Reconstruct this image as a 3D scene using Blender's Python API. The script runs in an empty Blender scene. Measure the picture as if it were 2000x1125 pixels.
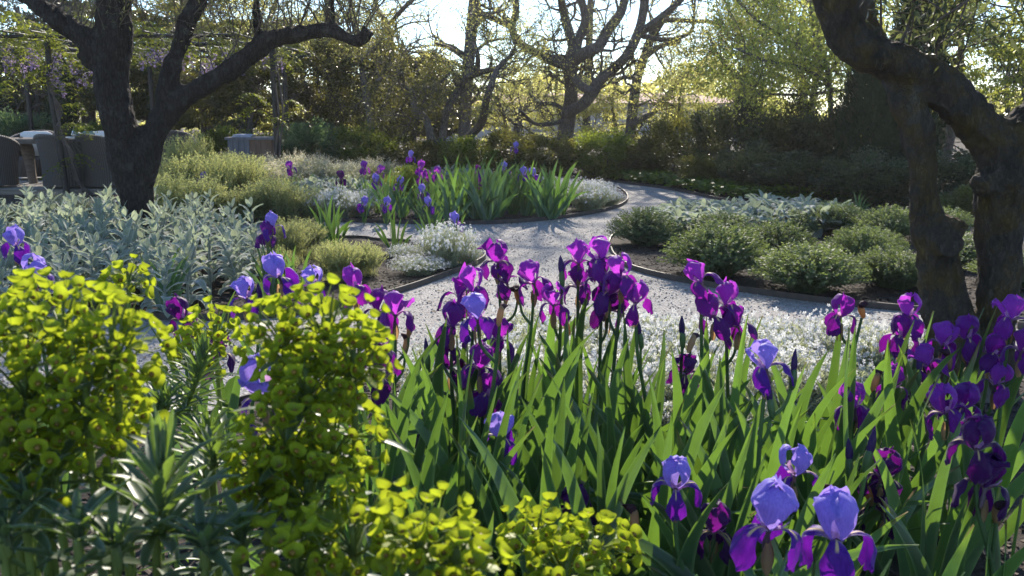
import bpy, math, random
import numpy as np
from mathutils import Vector, Matrix, noise, Euler

SC = bpy.context.scene
COL = SC.collection
rng = np.random.default_rng(7)
random.seed(7)
PI = math.pi

# ------------------------------------------------------------------ camera, sky, sun, exposure
CAM_H, FPX, CX, CY = 1.4, 1800.0, 1000.0, 562.5
PITCH = math.atan(352.0 / FPX)
cam_data = bpy.data.cameras.new("camera")
cam_data.sensor_width = 36.0
cam_data.lens = 36.0 * FPX / 2000.0
cam_data.clip_end = 2000.0
cam_data.dof.use_dof = True
cam_data.dof.focus_distance = 4.4
cam_data.dof.aperture_fstop = 9.0
cam = bpy.data.objects.new("camera", cam_data)
COL.objects.link(cam)
cam.location = (0, 0, CAM_H)
cam.rotation_euler = (PI / 2 - PITCH, 0, 0)
SC.camera = cam

SUN_EL, SUN_AZ = math.radians(31.0), math.radians(7.0)     # azimuth measured from +Y towards +X
world = bpy.data.worlds.new("World")
SC.world = world
world.use_nodes = True
wn, wl = world.node_tree.nodes, world.node_tree.links
wn.clear()
w_out = wn.new("ShaderNodeOutputWorld")
w_bg = wn.new("ShaderNodeBackground")
w_sky = wn.new("ShaderNodeTexSky")
w_sky.sky_type = 'NISHITA'
w_sky.sun_disc = False
w_sky.sun_elevation = SUN_EL
w_sky.sun_rotation = SUN_AZ
w_sky.air_density = 1.0
w_sky.dust_density = 0.1
w_sky.altitude = 1500.0
w_sky.ozone_density = 3.0
w_bg.inputs[1].default_value = 0.15
wl.new(w_sky.outputs[0], w_bg.inputs[0])
wl.new(w_bg.outputs[0], w_out.inputs[0])

sun_data = bpy.data.lights.new("sun", 'SUN')
sun_data.energy = 5.0
sun_data.angle = math.radians(0.55)
sun_data.color = (1.0, 0.91, 0.78)
sun = bpy.data.objects.new("sun", sun_data)
COL.objects.link(sun)
to_sun = Vector((math.sin(SUN_AZ) * math.cos(SUN_EL), math.cos(SUN_AZ) * math.cos(SUN_EL), math.sin(SUN_EL)))
sun.rotation_euler = to_sun.to_track_quat('Z', 'Y').to_euler()
sun.location = (0, 0, 30)

SC.view_settings.view_transform = 'Standard'
SC.view_settings.look = 'None'
SC.view_settings.gamma = 1.0
SC.view_settings.use_curve_mapping = False
SC.view_settings.exposure = 0.95
SC.render.engine = 'CYCLES'
SC.cycles.use_denoising = True
SC.cycles.max_bounces = 8
SC.cycles.diffuse_bounces = 3
SC.cycles.glossy_bounces = 2
SC.cycles.transmission_bounces = 4
SC.cycles.transparent_max_bounces = 4
SC.cycles.caustics_reflective = False
SC.cycles.caustics_refractive = False
SC.cycles.sample_clamp_indirect = 6.0

# ------------------------------------------------------------------ pixel helpers (photograph is 2000 x 1125)
_cp, _sp = math.cos(PITCH), math.sin(PITCH)

def ray(u, v):
    x, y = (u - CX) / FPX, -(v - CY) / FPX
    return Vector((x, _cp + _sp * y, -_sp + _cp * y))

def G(u, v, z=0.0):
    """Point of the level z under pixel (u, v)."""
    d = ray(u, v)
    t = (z - CAM_H) / d.z
    return Vector((d.x * t, d.y * t, z))

def P(u, v, Y):
    """Point at distance Y in front of the camera along the ground under pixel (u, v)."""
    d = ray(u, v)
    t = Y / d.y
    return Vector((d.x * t, Y, CAM_H + d.z * t))

def mpp(Y):
    return Y / FPX

# ------------------------------------------------------------------ mesh builder
class MB:
    def __init__(self):
        self.v, self.f, self.m, self.r, self.a = [], [], [], [], []
        self.n = 0
    def add(self, V, F, mat=0, rnd=0.5, al=None):
        """V (n,3), F (m,k) index array, al (n,2): along and across coordinates."""
        V = np.asarray(V, np.float32).reshape(-1, 3)
        F = np.asarray(F, np.int64)
        n = len(V)
        self.v.append(V)
        self.f.append(F + self.n)
        self.m.append(np.full(len(F), mat, np.int32) if np.isscalar(mat) else np.asarray(mat, np.int32))
        self.r.append(np.full(n, rnd, np.float32) if np.isscalar(rnd) else np.asarray(rnd, np.float32))
        self.a.append(np.zeros((n, 2), np.float32) if al is None else np.asarray(al, np.float32))
        self.n += n
        return self
    def scatter(self, tV, tF, M, T, rnd, mat=0, al=None):
        """Copies of a template: M (n,3,3) columns are the local axes, T (n,3)."""
        tV = np.asarray(tV, np.float32); tF = np.asarray(tF, np.int64)
        n, k = len(T), len(tV)
        V = np.einsum('nij,kj->nki', M, tV) + np.asarray(T)[:, None, :]
        F = tF[None, :, :] + (np.arange(n) * k)[:, None, None]
        A = None if al is None else np.tile(np.asarray(al, np.float32), (n, 1))
        self.add(V.reshape(-1, 3), F.reshape(-1, tF.shape[1]), mat, np.repeat(rnd, k), A)
        return self
    def mesh(self, name, mats, smooth=True):
        me = bpy.data.meshes.new(name)
        V = np.concatenate(self.v); R = np.concatenate(self.r); A = np.concatenate(self.a)
        sizes = np.concatenate([np.full(len(f), f.shape[1], np.int32) for f in self.f])
        loops = np.concatenate([f.ravel() for f in self.f]).astype(np.int32)
        mi = np.concatenate(self.m)
        me.vertices.add(len(V)); me.vertices.foreach_set("co", V.ravel())
        me.loops.add(len(loops)); me.loops.foreach_set("vertex_index", loops)
        me.polygons.add(len(sizes))
        starts = np.zeros(len(sizes), np.int32); starts[1:] = np.cumsum(sizes)[:-1]
        me.polygons.foreach_set("loop_start", starts)
        me.polygons.foreach_set("material_index", mi)
        me.polygons.foreach_set("use_smooth", np.full(len(sizes), smooth, bool))
        at = me.attributes.new("rnd", 'FLOAT', 'POINT'); at.data.foreach_set("value", R)
        a2 = me.attributes.new("along", 'FLOAT', 'POINT'); a2.data.foreach_set("value", np.ascontiguousarray(A[:, 0]))
        a3 = me.attributes.new("across", 'FLOAT', 'POINT'); a3.data.foreach_set("value", np.ascontiguousarray(A[:, 1]))
        for m in (mats if isinstance(mats, (list, tuple)) else [mats]):
            me.materials.append(m)
        me.update(calc_edges=True)
        me.validate()
        return me

def link(name, data, parent=None, loc=None, rot=None, scale=None):
    o = bpy.data.objects.new(name, data)
    COL.objects.link(o)
    if parent is not None: o.parent = parent
    if loc is not None: o.location = loc
    if rot is not None: o.rotation_euler = rot
    if scale is not None: o.scale = scale if hasattr(scale, '__len__') else (scale,) * 3
    return o

def tag(o, label=None, cat=None, group=None, kind=None):
    if label: o["label"] = label
    if cat: o["category"] = cat
    if group: o["group"] = group
    if kind: o["kind"] = kind
    return o

def thing(name, label, cat, loc=(0, 0, 0), rz=0.0, group=None):
    o = link(name, None, loc=loc, rot=(0, 0, rz))
    o.empty_display_size = 0.05
    return tag(o, label, cat, group)

# ------------------------------------------------------------------ geometry
def catmull(pts, per=6):
    P_ = np.asarray(pts, float)
    n = len(P_)
    if n < 3: per = max(per, 2)
    ext = np.vstack([2 * P_[0] - P_[1], P_, 2 * P_[-1] - P_[-2]])
    out = []
    for i in range(n - 1):
        p0, p1, p2, p3 = ext[i], ext[i + 1], ext[i + 2], ext[i + 3]
        for t in np.arange(per) / per:
            out.append(0.5 * ((2 * p1) + (-p0 + p2) * t + (2 * p0 - 5 * p1 + 4 * p2 - p3) * t * t + (-p0 + 3 * p1 - 3 * p2 + p3) * t ** 3))
    out.append(P_[-1])
    return np.array(out)

def frames(C):
    C = np.asarray(C, float)
    T = np.gradient(C, axis=0)
    T /= np.linalg.norm(T, axis=1)[:, None] + 1e-9
    a = np.array([1.0, 0, 0]) if abs(T[0][0]) < 0.8 else np.array([0, 1.0, 0])
    N = np.zeros_like(T); 
    n = np.cross(T[0], a); n /= np.linalg.norm(n); N[0] = n
    for i in range(1, len(T)):
        n = n - T[i] * np.dot(n, T[i]); n /= np.linalg.norm(n) + 1e-9; N[i] = n
    return T, N, np.cross(T, N)

def tube(mb, C, R, sides=8, mat=0, rnd=0.5, cap=True, lump=0.0, seed=0):
    C = np.asarray(C, float); R = np.broadcast_to(np.asarray(R, float), (len(C),))
    T, N, B = frames(C)
    th = np.arange(sides) * 2 * PI / sides
    rr = np.ones((len(C), sides))
    if lump:
        lr = np.random.default_rng(seed)
        ph = lr.uniform(0, 6.28, 4)
        s = np.arange(len(C))[:, None] * 0.35
        rr += lump * (np.sin(2 * th + ph[0] + s) + 0.7 * np.sin(3 * th + ph[1] - 0.6 * s) + 0.6 * np.sin(5 * th + ph[2] + 1.3 * s)) * 0.6
    V = C[:, None, :] + (R[:, None] * rr)[:, :, None] * (np.cos(th)[None, :, None] * N[:, None, :] + np.sin(th)[None, :, None] * B[:, None, :])
    n = len(C)
    i = np.arange(n - 1)[:, None] * sides; j = np.arange(sides)[None, :]; j2 = (j + 1) % sides
    F = np.stack([i + j, i + j2, i + sides + j2, i + sides + j], -1).reshape(-1, 4)
    al = np.stack([np.repeat(np.linspace(0, 1, n), sides), np.tile(np.linspace(-1, 1, sides), n)], -1)
    mb.add(V.reshape(-1, 3), F, mat, rnd, al)
    if cap:
        for k, flip in ((0, True), (n - 1, False)):
            ring = V[k]; c = C[k]
            idx = np.array([[j, (j + 1) % sides, sides] for j in range(sides)])
            if flip: idx = idx[:, ::-1]
            mb.add(np.vstack([ring, c]), idx, mat, rnd)
    return mb

def box(mb, lo, hi, mat=0, rnd=0.5, bev=0.0):
    lo, hi = np.asarray(lo, float), np.asarray(hi, float)
    x0, y0, z0 = lo; x1, y1, z1 = hi
    V = [(x0,y0,z0),(x1,y0,z0),(x1,y1,z0),(x0,y1,z0),(x0,y0,z1),(x1,y0,z1),(x1,y1,z1),(x0,y1,z1)]
    F = [(3,2,1,0),(4,5,6,7),(0,1,5,4),(1,2,6,5),(2,3,7,6),(3,0,4,7)]
    mb.add(V, F, mat, rnd)
    return mb

def lathe(mb, prof, sides=16, mat=0, rnd=0.5, c=(0, 0, 0), al=None):
    """prof: list of (r, z)."""
    prof = np.asarray(prof, float); n = len(prof)
    th = np.arange(sides) * 2 * PI / sides
    V = np.stack([prof[:, 0][:, None] * np.cos(th), prof[:, 0][:, None] * np.sin(th), np.repeat(prof[:, 1][:, None], sides, 1)], -1) + np.asarray(c)
    i = np.arange(n - 1)[:, None] * sides; j = np.arange(sides)[None, :]; j2 = (j + 1) % sides
    F = np.stack([i + j, i + j2, i + sides + j2, i + sides + j], -1).reshape(-1, 4)
    A = np.stack([np.repeat(np.linspace(0, 1, n), sides), np.zeros(n * sides)], -1)
    mb.add(V.reshape(-1, 3), F, mat, rnd, A)
    return mb

def grid_faces(n, m):
    i = np.arange(n - 1)[:, None] * m; j = np.arange(m - 1)[None, :]
    return np.stack([i + j, i + j + 1, i + m + j + 1, i + m + j], -1).reshape(-1, 4)

def unit(a):
    return a / (np.linalg.norm(a, axis=-1, keepdims=True) + 1e-9)

def leaf_frames(axis, normal, size):
    """columns: side, axis, normal scaled by size (n,) """
    a = unit(axis); s = unit(np.cross(a, normal)); n = np.cross(s, a)
    size = np.broadcast_to(np.asarray(size, float), (len(a),))
    return np.stack([s, a, n], -1) * size[:, None, None]

def rand_dirs(n, r=rng):
    v = r.normal(size=(n, 3)); return unit(v)

KITE_V = np.array([(0, 0, 0), (0.26, 0.42, 0.05), (0, 1, 0), (-0.26, 0.42, 0.05)], float)
KITE_F = np.array([(0, 1, 2), (0, 2, 3)])
SLIM_V = np.array([(0, 0, 0), (0.10, 0.4, 0.02), (0, 1, -0.04), (-0.10, 0.4, 0.02)], float)
ROUND_V = np.array([(0, 0, 0), (0.40, 0.25, 0.06), (0.36, 0.75, 0.04), (0, 1, -0.03), (-0.36, 0.75, 0.04), (-0.40, 0.25, 0.06)], float)
ROUND_F = np.array([(0, 1, 2, 3), (0, 3, 4, 5)])

def clump_points(n, nclump, rad, csize, r, shell=0.55, flat=1.0):
    """points in clumps spread through an ellipsoid of radii rad; returns points, outward directions"""
    d = rand_dirs(nclump, r); q = r.uniform(shell, 1.0, nclump)[:, None]
    cc = d * q
    which = r.integers(0, nclump, n)
    cs = csize * r.uniform(0.6, 1.3, nclump)
    off = rand_dirs(n, r) * (r.uniform(0, 1, n) ** 0.5)[:, None] * cs[which][:, None] * np.array([1, 1, flat])
    p = (cc[which] + off) * np.asarray(rad)
    return p, unit(off + 0.35 * cc[which]), which
# ------------------------------------------------------------------ materials
def new_mat(name):
    m = bpy.data.materials.new(name); m.use_nodes = True
    nt = m.node_tree; nt.nodes.clear()
    out = nt.nodes.new("ShaderNodeOutputMaterial")
    return m, nt, out

def nd(nt, t, **kw):
    n = nt.nodes.new(t)
    for k, v in kw.items(): setattr(n, k, v)
    return n

def mixc(nt, fac, a, b, blend='MIX'):
    n = nt.nodes.new("ShaderNodeMix"); n.data_type = 'RGBA'; n.blend_type = blend
    for sock, val in ((n.inputs[0], fac), (n.inputs[6], a), (n.inputs[7], b)):
        if isinstance(val, bpy.types.NodeSocket): nt.links.new(val, sock)
        elif isinstance(val, (int, float)): sock.default_value = val
        else: sock.default_value = (*val, 1.0) if len(val) == 3 else val
    return n.outputs[2]

def attr(nt, name):
    n = nt.nodes.new("ShaderNodeAttribute"); n.attribute_name = name
    return n.outputs["Fac"]

def ramp(nt, val, stops):
    n = nt.nodes.new("ShaderNodeValToRGB")
    e = n.color_ramp.elements
    while len(e) < len(stops): e.new(0.5)
    for i, (p, c) in enumerate(stops):
        e[i].position = p; e[i].color = (*c, 1.0) if hasattr(c, '__len__') else (c, c, c, 1.0)
    nt.links.new(val, n.inputs[0])
    return n.outputs[0]

def noise_tex(nt, scale, detail=3.0, rough=0.55, coord='Object', stretch=None, dist=0.0):
    tc = nt.nodes.new("ShaderNodeTexCoord")
    src = tc.outputs[coord]
    if stretch:
        mp = nt.nodes.new("ShaderNodeMapping"); mp.inputs['Scale'].default_value = stretch
        nt.links.new(src, mp.inputs[0]); src = mp.outputs[0]
    n = nt.nodes.new("ShaderNodeTexNoise")
    n.inputs['Scale'].default_value = scale; n.inputs['Detail'].default_value = detail
    n.inputs['Roughness'].default_value = rough; n.inputs['Distortion'].default_value = dist
    nt.links.new(src, n.inputs['Vector'])
    return n.outputs['Fac']

def bump(nt, h, strength=0.5, dist=0.01):
    b = nt.nodes.new("ShaderNodeBump"); b.inputs['Strength'].default_value = strength; b.inputs['Distance'].default_value = dist
    nt.links.new(h, b.inputs['Height']); return b.outputs[0]

def leaf_mat(name, c1, c2, tr, tfac=0.45, rough=0.5, spec=0.35, sheen=0.0, objvar=0.25, grad=None, vein=0.0, margin=None, tip=None):
    """two-sided leaf: diffuse + gloss, and light let through from behind"""
    m, nt, out = new_mat(name)
    col = mixc(nt, attr(nt, "rnd"), c1, c2)
    if grad is not None:
        g = ramp(nt, attr(nt, "along"), [(0.0, 0.0), (1.0, 1.0)])
        col = mixc(nt, g, col, grad)
    oi = nt.nodes.new("ShaderNodeObjectInfo")
    hsv = nt.nodes.new("ShaderNodeHueSaturation")
    mr = nt.nodes.new("ShaderNodeMapRange"); mr.inputs['To Min'].default_value = 1.0 - objvar; mr.inputs['To Max'].default_value = 1.0 + objvar
    nt.links.new(oi.outputs['Random'], mr.inputs[0]); nt.links.new(mr.outputs[0], hsv.inputs['Value'])
    nt.links.new(col, hsv.inputs['Color']); col = hsv.outputs[0]
    if vein:
        s = nt.nodes.new("ShaderNodeMath"); s.operation = 'SINE'
        mu = nt.nodes.new("ShaderNodeMath"); mu.operation = 'MULTIPLY'; mu.inputs[1].default_value = 34.0
        nt.links.new(attr(nt, "across"), mu.inputs[0]); nt.links.new(mu.outputs[0], s.inputs[0])
        f = nt.nodes.new("ShaderNodeMapRange"); f.inputs['From Min'].default_value = -1; f.inputs['To Max'].default_value = vein
        nt.links.new(s.outputs[0], f.inputs[0])
        col = mixc(nt, f.outputs[0], col, (0.01, 0.03, 0.005))
    if margin is not None:      # leaf paler towards both margins, woolly ones on lamb's ear
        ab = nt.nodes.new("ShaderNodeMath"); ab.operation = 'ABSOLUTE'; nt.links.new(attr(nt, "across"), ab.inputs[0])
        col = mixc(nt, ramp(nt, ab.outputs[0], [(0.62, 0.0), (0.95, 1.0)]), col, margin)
    if tip is not None:         # dry brown tip on some leaves
        tp = ramp(nt, attr(nt, "along"), [(0.86, 0.0), (0.95, 1.0)])
        on = ramp(nt, oi.outputs['Random'], [(0.55, 0.0), (0.60, 1.0)])
        mm = nt.nodes.new("ShaderNodeMath"); mm.operation = 'MULTIPLY'; nt.links.new(tp, mm.inputs[0]); nt.links.new(on, mm.inputs[1])
        col = mixc(nt, mm.outputs[0], col, tip)
    nz = noise_tex(nt, 14.0, 2.0)
    col = mixc(nt, nz, col, mixc(nt, 0.45, col, (0.0, 0.0, 0.0)))
    b = nt.nodes.new("ShaderNodeBsdfPrincipled")
    nt.links.new(col, b.inputs['Base Color'])
    b.inputs['Roughness'].default_value = rough
    b.inputs['Specular IOR Level'].default_value = spec
    if sheen:
        b.inputs['Sheen Weight'].default_value = sheen; b.inputs['Sheen Roughness'].default_value = 0.4
    t = nt.nodes.new("ShaderNodeBsdfTranslucent")
    trc = mixc(nt, 1.0, mixc(nt, nz, tr, mixc(nt, 0.35, tr, (0.0, 0.0, 0.0))), (1, 1, 1), 'MULTIPLY')
    h2 = nt.nodes.new("ShaderNodeHueSaturation"); nt.links.new(mr.outputs[0], h2.inputs['Value']); nt.links.new(trc, h2.inputs['Color'])
    vv = nt.nodes.new("ShaderNodeMapRange"); vv.inputs['To Min'].default_value = 0.75; vv.inputs['To Max'].default_value = 1.2
    nt.links.new(attr(nt, "rnd"), vv.inputs[0])
    h3 = nt.nodes.new("ShaderNodeHueSaturation"); nt.links.new(vv.outputs[0], h3.inputs['Value']); nt.links.new(h2.outputs[0], h3.inputs['Color'])
    nt.links.new(h3.outputs[0], t.inputs[0])
    mx = nt.nodes.new("ShaderNodeMixShader"); mx.inputs[0].default_value = tfac
    nt.links.new(b.outputs[0], mx.inputs[1]); nt.links.new(t.outputs[0], mx.inputs[2])
    nt.links.new(mx.outputs[0], out.inputs[0])
    return m

def plain(name, c1, c2=None, rough=0.7, scale=20.0, bmp=0.0, bscale=None, spec=0.3, stretch=None, metallic=0.0, detail=4.0, bdist=0.01):
    m, nt, out = new_mat(name)
    b = nt.nodes.new("ShaderNodeBsdfPrincipled")
    nz = noise_tex(nt, scale, detail, stretch=stretch)
    nt.links.new(mixc(nt, ramp(nt, nz, [(0.3, 0.0), (0.7, 1.0)]), c1, c2 if c2 else c1), b.inputs['Base Color'])
    b.inputs['Roughness'].default_value = rough; b.inputs['Specular IOR Level'].default_value = spec; b.inputs['Metallic'].default_value = metallic
    if bmp:
        nt.links.new(bump(nt, noise_tex(nt, bscale or scale * 2, 5.0, stretch=stretch), bmp, bdist), b.inputs['Normal'])
    nt.links.new(b.outputs[0], out.inputs[0])
    return m

def bark_mat(name, c1, c2, lichen=None, lich_amt=0.5, scale=9.0, stretch=(1, 1, 0.25), bstr=0.9, bdist=0.03, bare=None, crackw=0.35):
    m, nt, out = new_mat(name)
    b = nt.nodes.new("ShaderNodeBsdfPrincipled")
    h = noise_tex(nt, scale * 2.2, 6.0, 0.65, stretch=stretch, dist=0.6)
    tc = nt.nodes.new("ShaderNodeTexCoord"); mp = nt.nodes.new("ShaderNodeMapping"); mp.inputs['Scale'].default_value = stretch
    nt.links.new(tc.outputs['Object'], mp.inputs[0])
    vo = nt.nodes.new("ShaderNodeTexVoronoi"); vo.feature = 'DISTANCE_TO_EDGE'; vo.inputs['Scale'].default_value = scale * 3.0
    nt.links.new(mp.outputs[0], vo.inputs['Vector'])
    crack = ramp(nt, vo.outputs['Distance'], [(0.0, 0.0), (0.22, 1.0)])
    hh = mixc(nt, crackw, h, crack)
    rid = ramp(nt, noise_tex(nt, scale * 5.5, 8.0, 0.75, stretch=(1, 1, 0.45), dist=0.3), [(0.34, 1.0), (0.47, 0.0), (0.52, 0.0), (0.66, 1.0)])
    hh = mixc(nt, 0.22, hh, rid)
    col = mixc(nt, ramp(nt, hh, [(0.2, 0.0), (0.75, 1.0)]), c1, c2)
    if bare:
        nb = ramp(nt, noise_tex(nt, scale * 0.28, 3.0, stretch=(1, 1, 0.35)), [(0.56, 0.0), (0.62, 1.0)])
        col = mixc(nt, nb, col, mixc(nt, noise_tex(nt, scale * 4, 4.0, stretch=(1, 1, 0.12)), bare, (0.10, 0.09, 0.08)))
    if lichen:
        nl = ramp(nt, noise_tex(nt, scale * 0.9, 5.0, 0.7), [(0.55 - 0.12 * lich_amt, 0.0), (0.66, lich_amt)])
        col = mixc(nt, nl, col, lichen)
    nt.links.new(col, b.inputs['Base Color'])
    b.inputs['Roughness'].default_value = 0.85; b.inputs['Specular IOR Level'].default_value = 0.2
    nt.links.new(bump(nt, hh, bstr, bdist), b.inputs['Normal'])
    nt.links.new(b.outputs[0], out.inputs[0])
    return m

def petal_mat(name, edge, base, tr, haft=(0.75, 0.62, 0.35), tfac=0.5, beard=True, dark=0.0):
    m, nt, out = new_mat(name)
    al, ac = attr(nt, "along"), attr(nt, "across")
    v = noise_tex(nt, 1.0, 3.0, coord='Object', stretch=(260, 260, 30))
    col = mixc(nt, ramp(nt, v, [(0.35, 0.0), (0.7, 1.0)]), base, edge)
    # pale throat with fine veins, yellow beard down the midrib (colour of the petal itself)
    if beard:
        thr = ramp(nt, al, [(0.10, 1.0), (0.34, 0.0)])
        si = nt.nodes.new("ShaderNodeMath"); si.operation = 'SINE'
        mu = nt.nodes.new("ShaderNodeMath"); mu.operation = 'MULTIPLY'; mu.inputs[1].default_value = 26.0
        nt.links.new(ac, mu.inputs[0]); nt.links.new(mu.outputs[0], si.inputs[0])
        stripe = ramp(nt, si.outputs[0], [(0.2, 0.35), (0.8, 1.0)])
        tf = nt.nodes.new("ShaderNodeMath"); tf.operation = 'MULTIPLY'
        nt.links.new(thr, tf.inputs[0]); nt.links.new(stripe, tf.inputs[1])
        col = mixc(nt, tf.outputs[0], col, haft)
        ab = nt.nodes.new("ShaderNodeMath"); ab.operation = 'ABSOLUTE'; nt.links.new(ac, ab.inputs[0])
        bm_ = ramp(nt, ab.outputs[0], [(0.10, 1.0), (0.2, 0.0)])
        ba = ramp(nt, al, [(0.12, 1.0), (0.46, 0.9), (0.52, 0.0)])
        bf = nt.nodes.new("ShaderNodeMath"); bf.operation = 'MULTIPLY'
        nt.links.new(bm_, bf.inputs[0]); nt.links.new(ba, bf.inputs[1])
        col = mixc(nt, bf.outputs[0], col, (0.75, 0.55, 0.22))
    b = nt.nodes.new("ShaderNodeBsdfPrincipled")
    nt.links.new(col, b.inputs['Base Color']); b.inputs['Roughness'].default_value = 0.55; b.inputs['Specular IOR Level'].default_value = 0.2
    b.inputs['Sheen Weight'].default_value = 0.15
    nt.links.new(bump(nt, v, 0.25, 0.002), b.inputs['Normal'])
    t = nt.nodes.new("ShaderNodeBsdfTranslucent")
    nt.links.new(mixc(nt, ramp(nt, v, [(0.3, 0.0), (0.75, 1.0)]), tuple(0.72 * c for c in tr), tr), t.inputs[0])
    mx = nt.nodes.new("ShaderNodeMixShader"); mx.inputs[0].default_value = tfac
    nt.links.new(b.outputs[0], mx.inputs[1]); nt.links.new(t.outputs[0], mx.inputs[2])
    nt.links.new(mx.outputs[0], out.inputs[0])
    return m

def ground_mat(name, kind):
    m, nt, out = new_mat(name)
    b = nt.nodes.new("ShaderNodeBsdfPrincipled")
    tc = nt.nodes.new("ShaderNodeTexCoord")
    if kind == 'gravel':
        vo = nt.nodes.new("ShaderNodeTexVoronoi"); vo.inputs['Scale'].default_value = 85.0
        nt.links.new(tc.outputs['Object'], vo.inputs['Vector'])
        sep = nt.nodes.new("ShaderNodeSeparateColor"); nt.links.new(vo.outputs['Color'], sep.inputs[0])
        col = ramp(nt, sep.outputs[0], [(0.0, (0.19, 0.18, 0.17)), (0.5, (0.32, 0.30, 0.285)), (1.0, (0.50, 0.47, 0.43))])
        big = noise_tex(nt, 1.1, 5.0)
        col = mixc(nt, ramp(nt, big, [(0.35, 0.0), (0.7, 0.5)]), col, (0.24, 0.22, 0.20))
        h = mixc(nt, 0.35, vo.outputs['Distance'], noise_tex(nt, 30, 5.0, 0.7))
        nt.links.new(col, b.inputs['Base Color'])
        nt.links.new(bump(nt, h, 1.0, 0.012), b.inputs['Normal'])
    else:
        n1 = noise_tex(nt, 26, 6.0, 0.7, stretch=(1, 1.4, 1)); n2 = noise_tex(nt, 2.0, 4.0)
        col = ramp(nt, n1, [(0.3, (0.018, 0.013, 0.010)), (0.55, (0.06, 0.045, 0.034)), (0.8, (0.13, 0.10, 0.08))])
        col = mixc(nt, ramp(nt, n2, [(0.4, 0.0), (0.7, 0.5)]), col, (0.035, 0.028, 0.022))
        nt.links.new(col, b.inputs['Base Color'])
        nt.links.new(bump(nt, n1, 1.0, 0.03), b.inputs['Normal'])
    b.inputs['Roughness'].default_value = 0.9; b.inputs['Specular IOR Level'].default_value = 0.25
    nt.links.new(b.outputs[0], out.inputs[0])
    return m

M = {}
M['gravel'] = ground_mat('gravel', 'gravel')
M['soil'] = ground_mat('mulch_soil', 'soil')
M['chip'] = leaf_mat('bark_chips', (0.035, 0.024, 0.018), (0.17, 0.13, 0.10), (0.02, 0.015, 0.01), 0.05, 0.8, 0.2)
M['pebble'] = leaf_mat('gravel_stone', (0.16, 0.15, 0.14), (0.52, 0.49, 0.45), (0.02, 0.02, 0.02), 0.0, 0.85, 0.2, objvar=0.0)
M['litter'] = leaf_mat('dry_leaf', (0.10, 0.06, 0.03), (0.24, 0.16, 0.08), (0.3, 0.18, 0.08), 0.25, 0.7, 0.2, objvar=0.0)
M['edging'] = plain('steel_edging', (0.05, 0.042, 0.038), (0.10, 0.075, 0.06), 0.6, 14, 0.2)
M['iris_leaf'] = leaf_mat('iris_leaf', (0.045, 0.105, 0.065), (0.08, 0.155, 0.085), (0.24, 0.44, 0.045), 0.27, 0.36, 0.5, objvar=0.38, grad=(0.07, 0.14, 0.06), vein=0.3, margin=(0.17, 0.25, 0.10), tip=(0.20, 0.13, 0.06))
M['stalk'] = leaf_mat('iris_stalk', (0.07, 0.14, 0.05), (0.10, 0.18, 0.07), (0.22, 0.36, 0.06), 0.25, 0.45, 0.4)
M['spathe'] = leaf_mat('papery_spathe', (0.36, 0.24, 0.12), (0.48, 0.34, 0.2), (0.75, 0.45, 0.2), 0.45, 0.7, 0.2)
M['bud'] = leaf_mat('iris_bud', (0.035, 0.012, 0.09), (0.05, 0.015, 0.12), (0.10, 0.01, 0.2), 0.2, 0.5, 0.3)
M['bud_brown'] = leaf_mat('withered_petal', (0.045, 0.02, 0.05), (0.10, 0.05, 0.05), (0.16, 0.05, 0.08), 0.3, 0.7, 0.2)
PET = {
 'deep':   (petal_mat('deep_standard', (0.125, 0.020, 0.23), (0.085, 0.010, 0.17), (0.50, 0.03, 0.62), (0.5, 0.3, 0.4), 0.46, False),
            petal_mat('deep_fall', (0.075, 0.010, 0.16), (0.045, 0.006, 0.11), (0.30, 0.008, 0.38), (0.55, 0.42, 0.4), 0.34)),
 'violet': (petal_mat('violet_standard', (0.22, 0.045, 0.40), (0.15, 0.028, 0.31), (0.66, 0.08, 0.78), (0.5, 0.3, 0.4), 0.48, False),
            petal_mat('violet_fall', (0.12, 0.012, 0.24), (0.075, 0.008, 0.17), (0.44, 0.015, 0.50), (0.7, 0.6, 0.5), 0.36)),
 'lavender': (petal_mat('lavender_standard', (0.33, 0.27, 0.74), (0.22, 0.17, 0.62), (0.50, 0.34, 0.95), (0.6, 0.5, 0.6), 0.42, False),
              petal_mat('lavender_fall', (0.085, 0.014, 0.28), (0.045, 0.008, 0.19), (0.25, 0.012, 0.52), (0.72, 0.62, 0.42), 0.30)),
 'dark':   (petal_mat('dark_standard', (0.055, 0.008, 0.105), (0.035, 0.005, 0.075), (0.24, 0.010, 0.30), (0.4, 0.3, 0.3), 0.40, False),
            petal_mat('dark_fall', (0.040, 0.005, 0.075), (0.022, 0.003, 0.05), (0.17, 0.006, 0.22), (0.5, 0.4, 0.3), 0.36)),
}
M['ovary'] = leaf_mat('iris_ovary', (0.16, 0.13, 0.10), (0.22, 0.14, 0.2), (0.4, 0.25, 0.3), 0.3, 0.5)
M['style'] = petal_mat('iris_style_arm', (0.55, 0.36, 0.62), (0.42, 0.22, 0.5), (0.8, 0.45, 0.75), tfac=0.5, beard=False)
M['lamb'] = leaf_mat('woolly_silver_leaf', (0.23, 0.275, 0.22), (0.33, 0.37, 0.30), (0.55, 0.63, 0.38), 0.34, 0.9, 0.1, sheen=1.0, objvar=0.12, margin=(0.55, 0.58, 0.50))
M['lamb_stem'] = leaf_mat('woolly_silver_stem', (0.30, 0.33, 0.27), (0.38, 0.41, 0.34), (0.5, 0.52, 0.36), 0.25, 0.9, 0.1, sheen=1.0, objvar=0.12)
M['catmint'] = leaf_mat('catmint_leaf', (0.055, 0.10, 0.05), (0.10, 0.15, 0.075), (0.30, 0.38, 0.09), 0.36, 0.6, 0.3, sheen=0.2, objvar=0.12)
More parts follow.
